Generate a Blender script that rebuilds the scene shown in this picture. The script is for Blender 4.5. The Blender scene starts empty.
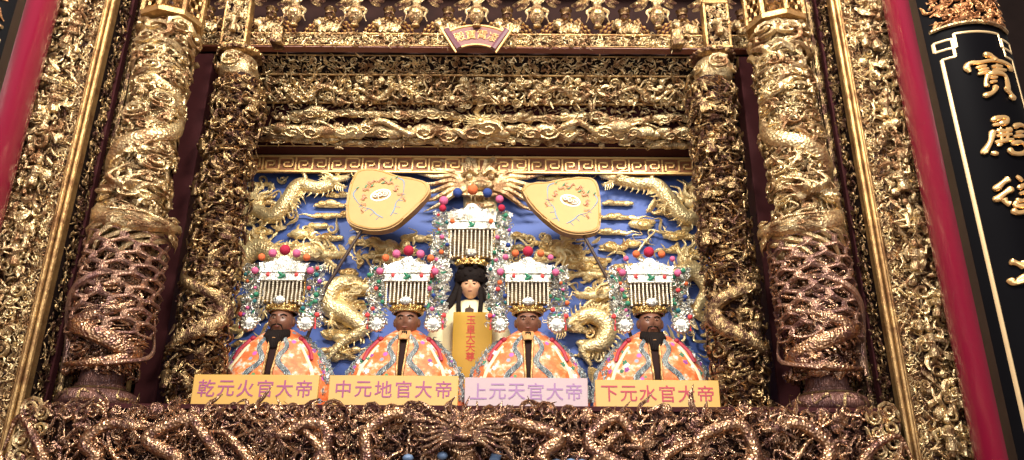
import bpy, bmesh, math, random
import numpy as np
C = bpy.context.scene.collection
S = bpy.context.scene
PI = math.pi
# ------------------------------------------------------------------ camera
CAM = (0.28, 0.0, 1.5)
PITCH = math.atan(770/1995)
ROLL = math.radians(0.35)
cam = bpy.data.cameras.new('camera'); cam.sensor_width = 36; cam.lens = 36*770/1024
cam.clip_start = .05; cam.clip_end = 100
co = bpy.data.objects.new('camera', cam); C.objects.link(co)
co.location = CAM
from mathutils import Matrix, Vector
co.rotation_euler = (Matrix.Rotation(PI/2+PITCH, 3, 'X') @ Matrix.Rotation(ROLL, 3, 'Z')).to_euler()
S.camera = co
# ------------------------------------------------------------------ world, lights, exposure
w = bpy.data.worlds.new('hall_light'); S.world = w; w.use_nodes = True
bg = w.node_tree.nodes['Background']; bg.inputs[0].default_value = (1.0, .90, .80, 1); bg.inputs[1].default_value = .30
def area(name, loc, aim, size, power, col, size_y=None):
    l = bpy.data.lights.new(name, 'AREA'); l.energy = power; l.color = col; l.size = size
    if size_y: l.shape = 'RECTANGLE'; l.size_y = size_y
    o = bpy.data.objects.new(name, l); C.objects.link(o); o.location = loc
    o.rotation_euler = (Vector(aim)-Vector(loc)).to_track_quat('-Z', 'Y').to_euler()
    return o
area('doorway_daylight', (0, -7, 3.2), (0, 5, 3.2), 9, 430, (.93, .96, 1.0), 4.5)
area('hall_lamp', (-1.6, 1.0, 6.8), (-.8, 5.2, 3.4), 1.6, 265, (1, .93, .82), .8)
area('hall_lamp', (1.9, 1.0, 6.8), (1.2, 5.2, 3.4), 1.6, 350, (1, .93, .82), .8)
area('altar_lamp', (0, 3.6, 4.9), (0, 6.0, 3.1), 2.4, 5, (1, .90, .74), .15)
S.view_settings.view_transform = 'Standard'; S.view_settings.look = 'None'
S.view_settings.gamma = 1; S.view_settings.use_curve_mapping = False
S.view_settings.exposure = 0.3
S.cycles.max_bounces = 6

# ------------------------------------------------------------------ materials
def srgb(r, g, b):
    f = lambda c: c/12.92 if c <= .04045 else ((c+.055)/1.055)**2.4
    return (f(r/255), f(g/255), f(b/255), 1)
def newmat(name):
    m = bpy.data.materials.new(name); m.use_nodes = True
    nt = m.node_tree; b = nt.nodes['Principled BSDF']
    return m, nt, b
def noise(nt, scale, detail=4, rough=.6, co=None):
    n = nt.nodes.new('ShaderNodeTexNoise'); n.inputs['Scale'].default_value = scale
    n.inputs['Detail'].default_value = detail; n.inputs['Roughness'].default_value = rough
    t = co or nt.nodes.new('ShaderNodeTexCoord'); nt.links.new(t.outputs['Object'], n.inputs['Vector'])
    return n
def ramp(nt, src, stops):
    r = nt.nodes.new('ShaderNodeValToRGB'); e = r.color_ramp.elements
    while len(e) < len(stops): e.new(.5)
    for el, (p, c) in zip(e, stops): el.position = p; el.color = c
    nt.links.new(src, r.inputs[0]); return r
def bump(nt, b, src, strength, dist):
    u = nt.nodes.new('ShaderNodeBump'); u.inputs['Strength'].default_value = strength; u.inputs['Distance'].default_value = dist
    nt.links.new(src, u.inputs['Height']); nt.links.new(u.outputs[0], b.inputs['Normal'])
def gild(name, gold, worn, lo, hi, rough=.32, metal=1.0, wornmetal=.7, scale=9, scales=0, bstr=.5):
    m, nt, b = newmat(name)
    n = noise(nt, scale, 6, .65)
    r = ramp(nt, n.outputs[0], [(lo, worn), (hi, gold)])
    nt.links.new(r.outputs[0], b.inputs['Base Color'])
    rm = ramp(nt, n.outputs[0], [(lo, (wornmetal,)*3+(1,)), (hi, (metal,)*3+(1,))])
    nt.links.new(rm.outputs[0], b.inputs['Metallic'])
    b.inputs['Roughness'].default_value = rough
    if scales:
        v = nt.nodes.new('ShaderNodeTexVoronoi'); v.inputs['Scale'].default_value = scales
        t = nt.nodes.new('ShaderNodeTexCoord'); nt.links.new(t.outputs['Object'], v.inputs['Vector'])
        bump(nt, b, v.outputs['Distance'], .8, .008)
    else:
        t = nt.nodes.new('ShaderNodeTexCoord'); wv = nt.nodes.new('ShaderNodeTexWave'); wv.inputs['Scale'].default_value = 26; wv.inputs['Distortion'].default_value = 9; wv.inputs['Detail'].default_value = 2; wv.inputs['Detail Scale'].default_value = 1.6
        nt.links.new(t.outputs['Object'], wv.inputs['Vector']); f = noise(nt, 80, 3, .6, t)
        ad = nt.nodes.new('ShaderNodeMath'); ad.operation = 'ADD'; nt.links.new(wv.outputs['Fac'], ad.inputs[0]); nt.links.new(f.outputs[0], ad.inputs[1])
        bump(nt, b, ad.outputs[0], bstr, .009)
    return m
def plain(name, col, rough=.5, metal=0, var=.12, scale=14, bs=0, coat=0):
    m, nt, b = newmat(name)
    n = noise(nt, scale, 4)
    d = tuple(max(0, c*(1-var)) for c in col[:3])+(1,); l = tuple(min(1, c*(1+var)) for c in col[:3])+(1,)
    r = ramp(nt, n.outputs[0], [(.3, d), (.7, l)]); nt.links.new(r.outputs[0], b.inputs['Base Color'])
    b.inputs['Roughness'].default_value = rough; b.inputs['Metallic'].default_value = metal
    b.inputs['Coat Weight'].default_value = coat
    if bs: bump(nt, b, n.outputs[0], bs, .01)
    return m
M = {}
M['gold'] = gild('gilt_wood', srgb(232, 208, 160), srgb(146, 108, 74), .40, .57, .38, .92, bstr=.42)
M['gold_dragon'] = gild('gilt_dragon_scales', srgb(230, 204, 154), srgb(146, 110, 76), .38, .57, .40, .92, scales=55)
M['gold_relief'] = gild('gilt_relief', srgb(244, 220, 164), srgb(178, 138, 86), .30, .52, .4, .65, .6, bstr=.3)
M['gold_relief_scales'] = gild('gilt_relief_scales', srgb(244, 220, 164), srgb(178, 138, 86), .30, .52, .4, .65, .6, scales=60)
M['gold_worn'] = gild('worn_gilt', srgb(206, 174, 124), srgb(84, 54, 42), .43, .60, .36, scale=14)
M['gold_ground'] = gild('gilt_ground', srgb(150, 104, 58), srgb(58, 32, 24), .4, .62, .42, .8, .3, scale=18)
M['bronze'] = gild('smoked_bronze_gilt', srgb(214, 174, 138), srgb(116, 82, 76), .40, .62, .27, 1, .85, scale=16)
M['bronze_scales'] = gild('smoked_bronze_scales', srgb(206, 162, 122), srgb(116, 82, 74), .40, .62, .28, 1, .85, scale=14, scales=70)
M['gold_edge'] = gild('gilt_moulding', srgb(192, 156, 104), srgb(124, 86, 52), .36, .58, .45, .9, bstr=.25)
M['key_gold'] = plain('fret_gold', srgb(222, 178, 112), .42, .55, .08)
M['key_brown'] = plain('fret_brown', srgb(128, 78, 44), .5, .2, .1)
M['lacquer'] = plain('maroon_lacquer', srgb(62, 28, 30), .5, 0, .15, 6, 0, 0)
M['dark'] = plain('dark_brown_wood', srgb(40, 21, 18), .6, 0, .25, 8)
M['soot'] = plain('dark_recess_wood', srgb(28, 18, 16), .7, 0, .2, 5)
M['brown_beam'] = plain('brown_painted_beam', srgb(120, 66, 46), .42, 0, .1, 5)
M['red'] = plain('crimson_column_paint', srgb(128, 22, 50), .22, 0, .03, 2, 0, .1)
M['black'] = plain('black_lacquer_board', srgb(9, 8, 11), .5, 0, .1, 3, 0, .0); M['black'].node_tree.nodes['Principled BSDF'].inputs['Specular IOR Level'].default_value = .03
M['board_side'] = plain('dark_brown_board_edge', srgb(44, 31, 25), .5, 0, .2, 4)
M['cream_gold'] = plain('pale_gold_border', srgb(220, 188, 142), .38, .45, .06)
M['char_gold'] = plain('gilded_characters', srgb(240, 192, 130), .3, .8, .06, 8)
M['blue'] = plain('blue_painted_board', srgb(68, 94, 166), .55, 0, .05, 3)
M['silver'] = gild('silver_filigree', srgb(236, 234, 224), srgb(150, 142, 126), .38, .56, .3, bstr=.35)
M['crown_gold'] = gild('crown_gold', srgb(244, 214, 140), srgb(180, 130, 66), .35, .6, .25, bstr=.4)
M['crown_back'] = gild('aged_crown_back', srgb(186, 160, 122), srgb(96, 76, 60), .35, .6, .5, .5, .3, bstr=1)
M['bead'] = plain('pale_bead_strand', srgb(226, 214, 190), .3, .35, .1, 40)
for k, c in dict(red=(168, 26, 58), pink=(206, 98, 138), orange=(216, 106, 58), blue=(44, 66, 132), coral=(222, 74, 74), green=(58, 130, 98), teal=(40, 108, 110), purple=(156, 80, 160), white=(240, 240, 236)).items():
    M['pom_'+k] = plain(k+'_pompom', srgb(*c), .85, 0, .12, 60, .6)
M['face'] = plain('dark_face_lacquer', srgb(120, 80, 62), .36, 0, .12, 12)
M['face_pale'] = plain('tan_face_paint', srgb(218, 166, 128), .42, 0, .06, 12)
M['beard'] = plain('black_beard_hair', srgb(26, 18, 16), .6, 0, .2, 60, .5)
M['eye'] = plain('eye_white', srgb(176, 152, 130), .3, 0, .02)
M['lip'] = plain('lip_paint', srgb(118, 62, 50), .4, 0, .05)
M['cream'] = plain('cream_satin', srgb(238, 222, 178), .5, 0, .06, 10, .2)
M['pleat'] = plain('tan_pleated_cloth', srgb(206, 150, 96), .6, .1, .15, 30)
M['ribbon'] = plain('red_ribbon_cloth', srgb(158, 26, 48), .55, 0, .12, 20)
M['trim_silver'] = gild('silver_brocade', srgb(206, 214, 212), srgb(120, 136, 144), .38, .6, .38, .6, .3, scale=30, bstr=1)
M['cuff'] = plain('white_brocade', srgb(222, 220, 214), .6, .1, .25, 50, .6)
M['plate_yellow'] = plain('yellow_name_board', srgb(206, 162, 82), .4, 0, .03, 3, 0, .3)
M['plate_glare'] = plain('glare_pink_name_board', srgb(186, 160, 162), .4, 0, .03, 3, 0, .3)  # whitish glare put into the base colour of this board
M['plate_deep'] = plain('deep_yellow_name_board', srgb(196, 150, 22), .45, 0, .03, 3)
M['ink_purple'] = plain('mauve_lettering', srgb(160, 80, 120), .5, 0, .05)
M['ink_rose'] = plain('rose_lettering', srgb(178, 64, 76), .5, 0, .05)
M['ink_lilac'] = plain('lilac_lettering', srgb(160, 118, 160), .5, 0, .05)
M['ink_red'] = plain('red_lettering', srgb(196, 48, 24), .5, 0, .05)
M['fan'] = plain('honey_fan_wood', srgb(174, 134, 74), .5, .1, .06, 9)
M['pole'] = plain('dark_fan_pole', srgb(70, 52, 44), .4, .1, .1)
for k, c in dict(bluegrey=(120, 142, 160), green=(116, 160, 120), pink=(222, 150, 128), tan=(206, 150, 80), white=(248, 242, 228)).items():
    M['fp_'+k] = plain('fan_paint_'+k, srgb(*c), .5, 0, .05)
M['plaque'] = plain('mauve_plaque', srgb(116, 72, 68), .4, 0, .14, 90)
M['plaque_edge'] = plain('plaque_roll', srgb(100, 60, 70), .4, 0, .1)
M['floor'] = plain('stone_floor', srgb(120, 100, 84), .35, 0, .15, 3)
M['pebble_blue'] = plain('blue_painted_cloud', srgb(96, 118, 150), .5, .1, .2, 30)
M['copper'] = gild('copper_gilt', srgb(224, 168, 116), srgb(150, 96, 62), .36, .6, .36, .95)
M['drum'] = gild('purple_brown_drum', srgb(128, 90, 78), srgb(84, 54, 54), .4, .6, .34, .5, .3, scale=12)
M['net'] = gild('netting_bronze', srgb(196, 156, 130), srgb(128, 92, 86), .4, .6, .3, .8, .6)
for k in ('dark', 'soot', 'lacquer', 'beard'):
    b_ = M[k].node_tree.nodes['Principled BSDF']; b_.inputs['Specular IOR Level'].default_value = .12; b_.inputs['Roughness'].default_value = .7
def robe_mat():
    m, nt, b = newmat('orange_embroidered_silk')
    t = nt.nodes.new('ShaderNodeTexCoord')
    n = noise(nt, 15, 5, .6, t)
    r = ramp(nt, n.outputs[0], [(.42, srgb(218, 100, 44)), (.53, srgb(228, 122, 62)), (.585, srgb(226, 170, 130)), (.64, srgb(214, 212, 202))])
    v = nt.nodes.new('ShaderNodeTexVoronoi'); v.inputs['Scale'].default_value = 17
    nt.links.new(t.outputs['Object'], v.inputs['Vector'])
    mk = ramp(nt, v.outputs['Distance'], [(.22, (1, 1, 1, 1)), (.34, (0, 0, 0, 1))])
    sep = nt.nodes.new('ShaderNodeSeparateColor'); nt.links.new(v.outputs['Color'], sep.inputs[0])
    pal = ramp(nt, sep.outputs[0], [(0, srgb(196, 84, 170)), (.2, srgb(240, 130, 70)), (.42, srgb(70, 140, 90)), (.55, srgb(246, 240, 220)), (.7, srgb(130, 150, 170)), (.85, srgb(240, 140, 80))])
    pal.color_ramp.interpolation = 'CONSTANT'
    mx = nt.nodes.new('ShaderNodeMix'); mx.data_type = 'RGBA'
    nt.links.new(mk.outputs[0], mx.inputs['Factor']); nt.links.new(r.outputs[0], mx.inputs['A']); nt.links.new(pal.outputs[0], mx.inputs['B'])
    nt.links.new(mx.outputs['Result'], b.inputs['Base Color'])
    b.inputs['Roughness'].default_value = .48; b.inputs['Sheen Weight'].default_value = .2
    f = noise(nt, 60, 3, .6, t); bump(nt, b, f.outputs[0], .5, .008)
    return m
M['robe'] = robe_mat()

# ------------------------------------------------------------------ geometry kit: a geo is (verts, quads, tris)
Z3 = np.zeros((0, 3), int); Z4 = np.zeros((0, 4), int)
def join(*gs):
    vs, qs, ts, n = [], [], [], 0
    for v, q, t in gs:
        vs.append(v); qs.append(q+n); ts.append(t+n); n += len(v)
    return np.concatenate(vs), np.concatenate(qs), np.concatenate(ts)
def tube(P, ra, rb=None, k=6, up=(0, 0, 1), cap=True):
    P = np.asarray(P, float); n = len(P)
    ra = np.broadcast_to(np.asarray(ra, float), (n,)); rb = ra if rb is None else np.broadcast_to(np.asarray(rb, float), (n,))
    T = np.gradient(P, axis=0); T /= np.linalg.norm(T, axis=1)[:, None]+1e-9
    U = np.broadcast_to(np.asarray(up, float), (n, 3))
    Sd = np.cross(T, U); L = np.linalg.norm(Sd, axis=1)[:, None]
    Sd = np.where(L < 1e-3, np.array([1., 0, 0]), Sd/(L+1e-9)); N = np.cross(Sd, T)
    a = np.arange(k)*2*PI/k
    V = P[:, None]+np.cos(a)[None, :, None]*(ra[:, None]*Sd)[:, None]+np.sin(a)[None, :, None]*(rb[:, None]*N)[:, None]
    V = V.reshape(-1, 3)
    i = np.arange(n-1)[:, None]*k; j = np.arange(k)[None]; j2 = (j+1) % k
    Q = np.stack([i+j, i+j2, i+k+j2, i+k+j], -1).reshape(-1, 4)
    Tt = Z3
    if cap:
        V = np.concatenate([V, P[:1], P[-1:]]); c0 = n*k; j = np.arange(k); b = (n-1)*k
        Tt = np.concatenate([np.stack([np.full(k, c0), (j+1) % k, j], 1), np.stack([np.full(k, c0+1), b+j, b+(j+1) % k], 1)])
    return V, Q, Tt
def ell(c, r, nu=12, nv=8):
    r = np.broadcast_to(np.asarray(r, float), (3,))
    th = np.linspace(0, PI, nv+1); ph = np.arange(nu)*2*PI/nu
    V = np.stack([np.sin(th)[:, None]*np.cos(ph), np.sin(th)[:, None]*np.sin(ph), np.cos(th)[:, None]+0*ph], -1).reshape(-1, 3)
    i = np.arange(nv)[:, None]*nu; j = np.arange(nu)[None]; j2 = (j+1) % nu
    Q = np.stack([i+j, i+nu+j, i+nu+j2, i+j2], -1).reshape(-1, 4)
    return V*r+np.asarray(c, float), Q, Z3
def lathe(c, prof, n=32):
    pr = np.array(prof, float); a = np.arange(n)*2*PI/n
    V = np.stack([pr[:, 0][:, None]*np.cos(a), pr[:, 0][:, None]*np.sin(a), pr[:, 1][:, None]+0*a], -1).reshape(-1, 3)
    k = len(pr); i = np.arange(k-1)[:, None]*n; j = np.arange(n)[None]; j2 = (j+1) % n
    Q = np.stack([i+j, i+j2, i+n+j2, i+n+j], -1).reshape(-1, 4)
    return V+np.asarray(c, float), Q, Z3
def box(x0, x1, y0, y1, z0, z1, bev=.004):
    bm = bmesh.new(); bmesh.ops.create_cube(bm, size=1)
    for v in bm.verts: v.co = (x0+(v.co.x+.5)*(x1-x0), y0+(v.co.y+.5)*(y1-y0), z0+(v.co.z+.5)*(z1-z0))
    if bev: bmesh.ops.bevel(bm, geom=bm.edges[:], offset=bev, segments=1, affect='EDGES')
    g = from_bm(bm); bm.free(); return g
def from_bm(bm):
    bm.verts.index_update(); big = [f for f in bm.faces if len(f.verts) > 4]
    if big: bmesh.ops.triangulate(bm, faces=big)
    bm.verts.index_update()
    V = np.array([v.co[:] for v in bm.verts]).reshape(-1, 3)
    q = [[v.index for v in f.verts] for f in bm.faces if len(f.verts) == 4]; t = [[v.index for v in f.verts] for f in bm.faces if len(f.verts) == 3]
    return V, np.array(q, int).reshape(-1, 4), np.array(t, int).reshape(-1, 3)
def slab(poly, w0, w1, bev=.004):
    """a flat outline (u,v) given thickness from w0 to w1, in uvw"""
    bm = bmesh.new(); f = bm.faces.new([bm.verts.new((p[0], p[1], w0)) for p in poly])
    r = bmesh.ops.extrude_face_region(bm, geom=[f])
    for v in [e for e in r['geom'] if isinstance(e, bmesh.types.BMVert)]: v.co.z = w1
    top = [e for e in bm.edges if all(abs(v.co.z-w1) < 1e-6 for v in e.verts)]
    if bev: bmesh.ops.bevel(bm, geom=top, offset=bev, segments=2, affect='EDGES')
    bmesh.ops.recalc_face_normals(bm, faces=bm.faces[:])
    g = from_bm(bm); bm.free(); return g
def xf(g, s=1, ang=0, off=(0, 0, 0), flip=False):
    V = np.array(g[0])*s
    if flip: V = V*[1, -1, 1]
    c, s_ = math.cos(ang), math.sin(ang)
    V = np.stack([c*V[:, 0]-s_*V[:, 1], s_*V[:, 0]+c*V[:, 1], V[:, 2]], 1)+np.asarray(off, float)
    return V, g[1], g[2]
def mapped(g, f): return f(np.asarray(g[0], float)), g[1], g[2]
WL = {}
class MB:
    def __init__(s): s.g = []
    def add(s, *gs): s.g += gs; return s
    def build(s, name, mat, parent=None, sharp=42, loc=None):
        v, q, t = join(*s.g)
        base = np.array(WL[parent.name] if parent else (loc if loc is not None else (0, 0, 0)), float)
        me = bpy.data.meshes.new(name); me.vertices.add(len(v)); me.vertices.foreach_set('co', (v-base).astype(np.float32).ravel())
        nq, ntr = len(q), len(t); me.loops.add(4*nq+3*ntr); me.polygons.add(nq+ntr)
        me.loops.foreach_set('vertex_index', np.concatenate([q.ravel(), t.ravel()]).astype(np.int32))
        st = np.concatenate([np.arange(nq)*4, 4*nq+np.arange(ntr)*3]).astype(np.int32)
        me.polygons.foreach_set('loop_start', st)
        me.update(calc_edges=True); me.validate()
        me.polygons.foreach_set('use_smooth', np.ones(len(me.polygons), bool))
        if sharp: me.set_sharp_from_angle(angle=math.radians(sharp))
        me.materials.append(mat)
        o = bpy.data.objects.new(name, me); C.objects.link(o)
        if parent: o.parent = parent
        else: o.location = tuple(base)
        WL[o.name] = tuple(base); return o
def part(name, mat, parent, *gs, sharp=42): return MB().add(*gs).build(name, mat, parent, sharp)
def thing(name, label, cat, loc, group=None):
    o = bpy.data.objects.new(name, None); o.empty_display_size = .1; C.objects.link(o); o.location = loc
    WL[o.name] = tuple(loc); o['label'] = label; o['category'] = cat
    if group: o['group'] = group
    return o
def struct(name, mat, *gs):
    o = MB().add(*gs).build(name, mat); o['kind'] = 'structure'; return o
def dup(root, loc, label, group=None):
    r = root.copy(); C.objects.link(r); r.location = loc; r['label'] = label
    if group: r['group'] = group
    for ch in list(root.children):
        c = ch.copy(); C.objects.link(c); c.parent = r
        for gch in ch.children:
            d = gch.copy(); C.objects.link(d); d.parent = c
    return r
# surfaces: uvw -> world
def plane(ox, oy, oz): return lambda P: np.stack([ox+P[:, 0], oy-P[:, 2], oz+P[:, 1]], 1)
def sidewall(ox, oy, oz, sx): return lambda P: np.stack([ox-sx*P[:, 2], oy+P[:, 0], oz+P[:, 1]], 1)
def cyl(cx, cy, oz, r): return lambda P: np.stack([cx+(r+P[:, 2])*np.sin(P[:, 0]/r), cy-(r+P[:, 2])*np.cos(P[:, 0]/r), oz+P[:, 1]], 1)
def spline(pts, n):
    p = np.array(pts, float); p = np.concatenate([[2*p[0]-p[1]], p, [2*p[-1]-p[-2]]]); m = len(p)-3
    out = []
    for t in np.linspace(0, m-1e-6, n):
        i = int(t); f = t-i; a, b, c, d = p[i:i+4]
        out.append(.5*(2*b+(c-a)*f+(2*a-5*b+4*c-d)*f*f+(3*b-a-3*c+d)*f**3))
    return np.array(out)
# carving motifs, about one unit across
def t_scroll(turns=1.4, tail=.5, r0=.36, th=.12, n=15):
    a = np.linspace(0, turns*2*PI, n); r = np.linspace(r0, .07, n)
    P = np.stack([r*np.cos(a), r*np.sin(a), .1+.22*np.linspace(0, 1, n)], 1)
    T = np.stack([np.full(3, r0)+np.array([.12, .06, .01]), -tail*np.array([1, .66, .33]), np.array([.0, .05, .08])], 1)
    P = np.concatenate([T, P]); R = np.concatenate([[.02, .06, .1], np.linspace(th, th*.7, n)])
    return tube(P, R*.8, R*1.3, 5)
def t_leaf(bend=.5, L=1.0, wd=.16):
    t = np.linspace(0, 1, 7); a = bend*t*1.6
    P = np.stack([-.5+L*np.cumsum(np.cos(a))/7, L*np.cumsum(np.sin(a))/7-.1, .08+.3*t**1.5], 1)
    R = wd*np.sin(PI*(t*.86+.1))**.8
    return tube(P, R, R*.55+.01, 4)
def t_s(amp=.28, th=.09, n=12):
    t = np.linspace(-1, 1, n); P = np.stack([.6*t, amp*np.sin(t*PI*1.1), .14+.14*np.cos(t*2)], 1)
    R = th*(1-t**2*.85)
    return tube(P, R, R*1.3, 5)
def t_puff():
    b = ell((0, 0, .05), (.34, .34, .24), 8, 5)
    a = np.linspace(0, 2.6*PI, 11); r = np.linspace(.26, .04, 11)
    return join(b, tube(np.stack([r*np.cos(a), r*np.sin(a), .16+.12*np.linspace(0, 1, 11)], 1), .055, .06, 4))
def t_ring(n=10):
    a = np.linspace(0, 2*PI, n+1); return tube(np.stack([.3*np.cos(a), .3*np.sin(a), .16+0*a], 1), .075, .1, 4, cap=False)
def t_flower(k=5):
    g = [ell((0, 0, .2), (.12, .12, .12), 6, 4)]
    for i in range(k):
        a = i*2*PI/k; g.append(ell((.24*math.cos(a), .24*math.sin(a), .12), (.15, .15, .1), 6, 4))
    return join(*g)
def t_figure():
    b = lathe((0, 0, 0), [(.02, -.5), (.13, -.48), (.15, -.36), (.1, -.16), (.13, -.02), (.17, .12), (.05, .22)], 8)
    b = (b[0]*[1, 1, 1], b[1], b[2]); V = b[0]; b = (np.stack([V[:, 0], V[:, 2], .2+V[:, 1]], 1), b[1], b[2])
    h = ell((0, .33, .24), (.1, .12, .1), 8, 5); hat = ell((0, .45, .22), (.08, .08, .07), 6, 4)
    a1 = tube([(-.16, .1, .22), (-.25, -.08, .3), (-.02, -.1, .4)], [.07, .06, .04], None, 5)
    a2 = tube([(.16, .1, .22), (.3, .05, .3), (.34, .3, .3)], [.07, .06, .04], None, 5)
    s1 = tube([(-.14, .12, .1), (-.36, .02, .1), (-.3, -.25, .16), (-.42, -.42, .1)], [.06, .05, .05, .01], None, 5)
    s2 = tube([(.1, -.2, .2), (.24, -.34, .18), (.2, -.5, .14)], [.07, .06, .02], None, 5)
    return join(b, h, hat, a1, a2, s1, s2)
def t_spike(): return tube([(0, 0, 0), (.05, .35, .06), (.2, .7, .1), (.45, 1.0, .08)], [.16, .13, .08, .01], [.09, .08, .05, .01], 4)
MOT = dict(scroll=[t_scroll(1.4), t_scroll(1.1, .7), t_scroll(1.8, .3, .4, .1)], leaf=[t_leaf(.5), t_leaf(-.6), t_leaf(1.1, .9, .13), t_leaf(.2, 1.1, .12)],
           s=[t_s(), t_s(.4, .07)], puff=[t_puff()], ring=[t_ring()], flower=[t_flower()], figure=[t_figure()], spike=[t_spike()])
def carve(mb, f, u0, u1, v0, v1, size, seed, kinds, depth=.3, dens=1.0, mask=None, upright=('figure',), jit=.35, bulge=None):
    """cover a surface patch with interlocking carved motifs of mixed size, angle and relief"""
    rg = np.random.default_rng(seed); st = size*.62/math.sqrt(dens)
    us = np.arange(u0+st/2, u1, st); vs = np.arange(v0+st/2, v1, st)
    U, Vv = np.meshgrid(us, vs); U = U.ravel()+rg.uniform(-.5, .5, U.size)*st; Vv = Vv.ravel()+rg.uniform(-.5, .5, Vv.size)*st
    if mask is not None:
        k = mask(U, Vv, rg); U, Vv = U[k], Vv[k]
    names = list(kinds); pr = np.array([kinds[n] for n in names], float); pr /= pr.sum()
    lst = [(n, i, p/len(MOT[n])) for n, p in zip(names, pr) for i in range(len(MOT[n]))]
    pick = rg.choice(len(lst), U.size, p=[l[2] for l in lst])
    for j, (n, i, _) in enumerate(lst):
        m = pick == j; c = int(m.sum())
        if not c: continue
        V0, Q0, T0 = MOT[n][i]
        ang = rg.uniform(-.25, .25, c) if n in upright else rg.uniform(0, 2*PI, c)
        sc = size*rg.uniform(1-jit, 1+jit, c)*(1.25 if n == 'figure' else 1); fl = np.where(rg.random(c) < .5, -1., 1.)
        x = V0[None, :, 0]*fl[:, None]; y = V0[None, :, 1]; ca, sa = np.cos(ang)[:, None], np.sin(ang)[:, None]
        X = (ca*x-sa*y)*sc[:, None]+U[m][:, None]; Y = (sa*x+ca*y)*sc[:, None]+Vv[m][:, None]
        w0 = rg.uniform(0, depth, c)*size
        if bulge is not None: w0 = w0+bulge(U[m], Vv[m])
        W = V0[None, :, 2]*sc[:, None]+w0[:, None]
        P = f(np.stack([X, Y, W], -1).reshape(-1, 3))
        o = (np.arange(c)*len(V0))[:, None, None]
        mb.add((P, (Q0[None]+o).reshape(-1, 4), (T0[None]+o).reshape(-1, 3)))
    return mb
def carve2(f, u0, u1, v0, v1, size, seed, kinds, root, name, mat, ground, gsize=.5, dens=1.0, gdens=1.6, depth=.4, bulge=None, lift=.25):
    b_ = (lambda U, V: lift*size) if bulge is None else (lambda U, V: lift*size+bulge(U, V))
    mb = MB(); carve(mb, f, u0, u1, v0, v1, size*gsize, seed+500, dict(leaf=3, s=2, scroll=2), .3, gdens, bulge=bulge); mb.build(name+'_ground', ground, root)
    mb = MB(); carve(mb, f, u0, u1, v0, v1, size, seed, kinds, depth, dens, bulge=b_); return mb.build(name, mat, root)
# dragon head in profile: looks along +u, up is +v, width along w; about 1.3 long
def t_dragonhead(open_=.3):
    g = [ell((0, 0, 0), (.3, .24, .24), 12, 8), tube([(.1, .04, 0), (.35, .06, 0), (.6, .08, 0), (.72, .1, 0)], [.2, .16, .15, .1], [.2, .17, .17, .1], 8),
         ell((.66, .2, .0), (.11, .09, .13), 8, 6), tube([(-.02, -.14, 0), (.25, -.2-open_*.4, 0), (.5, -.2-open_, 0), (.58, -.12-open_, 0)], [.12, .09, .07, .03], [.16, .12, .1, .04], 8)]
    for s in (-1, 1):
        g += [ell((.2, .2, .15*s), .075, 8, 6), tube([(.05, .26, .16*s), (.2, .32, .18*s), (.34, .26, .16*s)], [.03, .05, .02], None, 5),
              tube([(-.08, .18, .12*s), (-.3, .36, .2*s), (-.58, .4, .24*s), (-.8, .56, .26*s)], [.07, .06, .045, .012], None, 6), tube([(-.36, .38, .2*s), (-.42, .54, .22*s), (-.56, .66, .22*s)], [.045, .035, .01], None, 5),
              tube([(-.1, .02, .2*s), (-.22, .1, .32*s), (-.4, .08, .36*s)], [.06, .08, .01], None, 5),
              tube([(.66, .1, .12*s), (.86, .2, .2*s), (.94, .02, .22*s), (1.12, -.06, .2*s), (1.22, .1, .2*s)], [.035, .03, .025, .02, .006], None, 5)]
        for i in range(4): g.append(tube([(.28+.1*i, -.0, .12*s), (.29+.1*i, -.12, .12*s)], [.03, .004], None, 4))
    for i in range(7):
        a = PI*.72+i*.17; L = .62+.12*(i % 3)
        for s in (-.6, .5):
            d = np.array([math.cos(a), math.sin(a)]); n_ = np.array([-d[1], d[0]])
            q = lambda t, b: (d[0]*t+n_[0]*b-.08, d[1]*t+n_[1]*b-.02, s*.24+.05*math.sin(i*2.1))
            g.append(tube([q(.12, 0), q(L*.45, .08), q(L*.75, -.05), q(L, .06)], [.09, .075, .05, .008], [.06, .05, .04, .008], 5))
    for i in range(4): g.append(tube([(.05+.12*i, -.24-.1*i*open_, .02), (-.02+.12*i, -.42-.1*i*open_, .05), (.05+.1*i, -.6-.06*i, .03)], [.055, .045, .006], None, 5))
    return join(*g)
DH = t_dragonhead(.28)
def t_claw():
    g = [tube([(0, 0, 0), (.3, .05, .05), (.5, -.05, .08)], [.13, .1, .09], None, 6)]
    for a in (-.9, -.3, .3, .9):
        d = (math.cos(a), math.sin(a)); g.append(tube([(.5, -.05, .08), (.5+.24*d[0], -.05+.24*d[1], .16), (.5+.44*d[0], -.05+.4*d[1]-.08, .06)], [.06, .05, .008], None, 5))
    return join(*g)
CLAW = t_claw()
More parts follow.
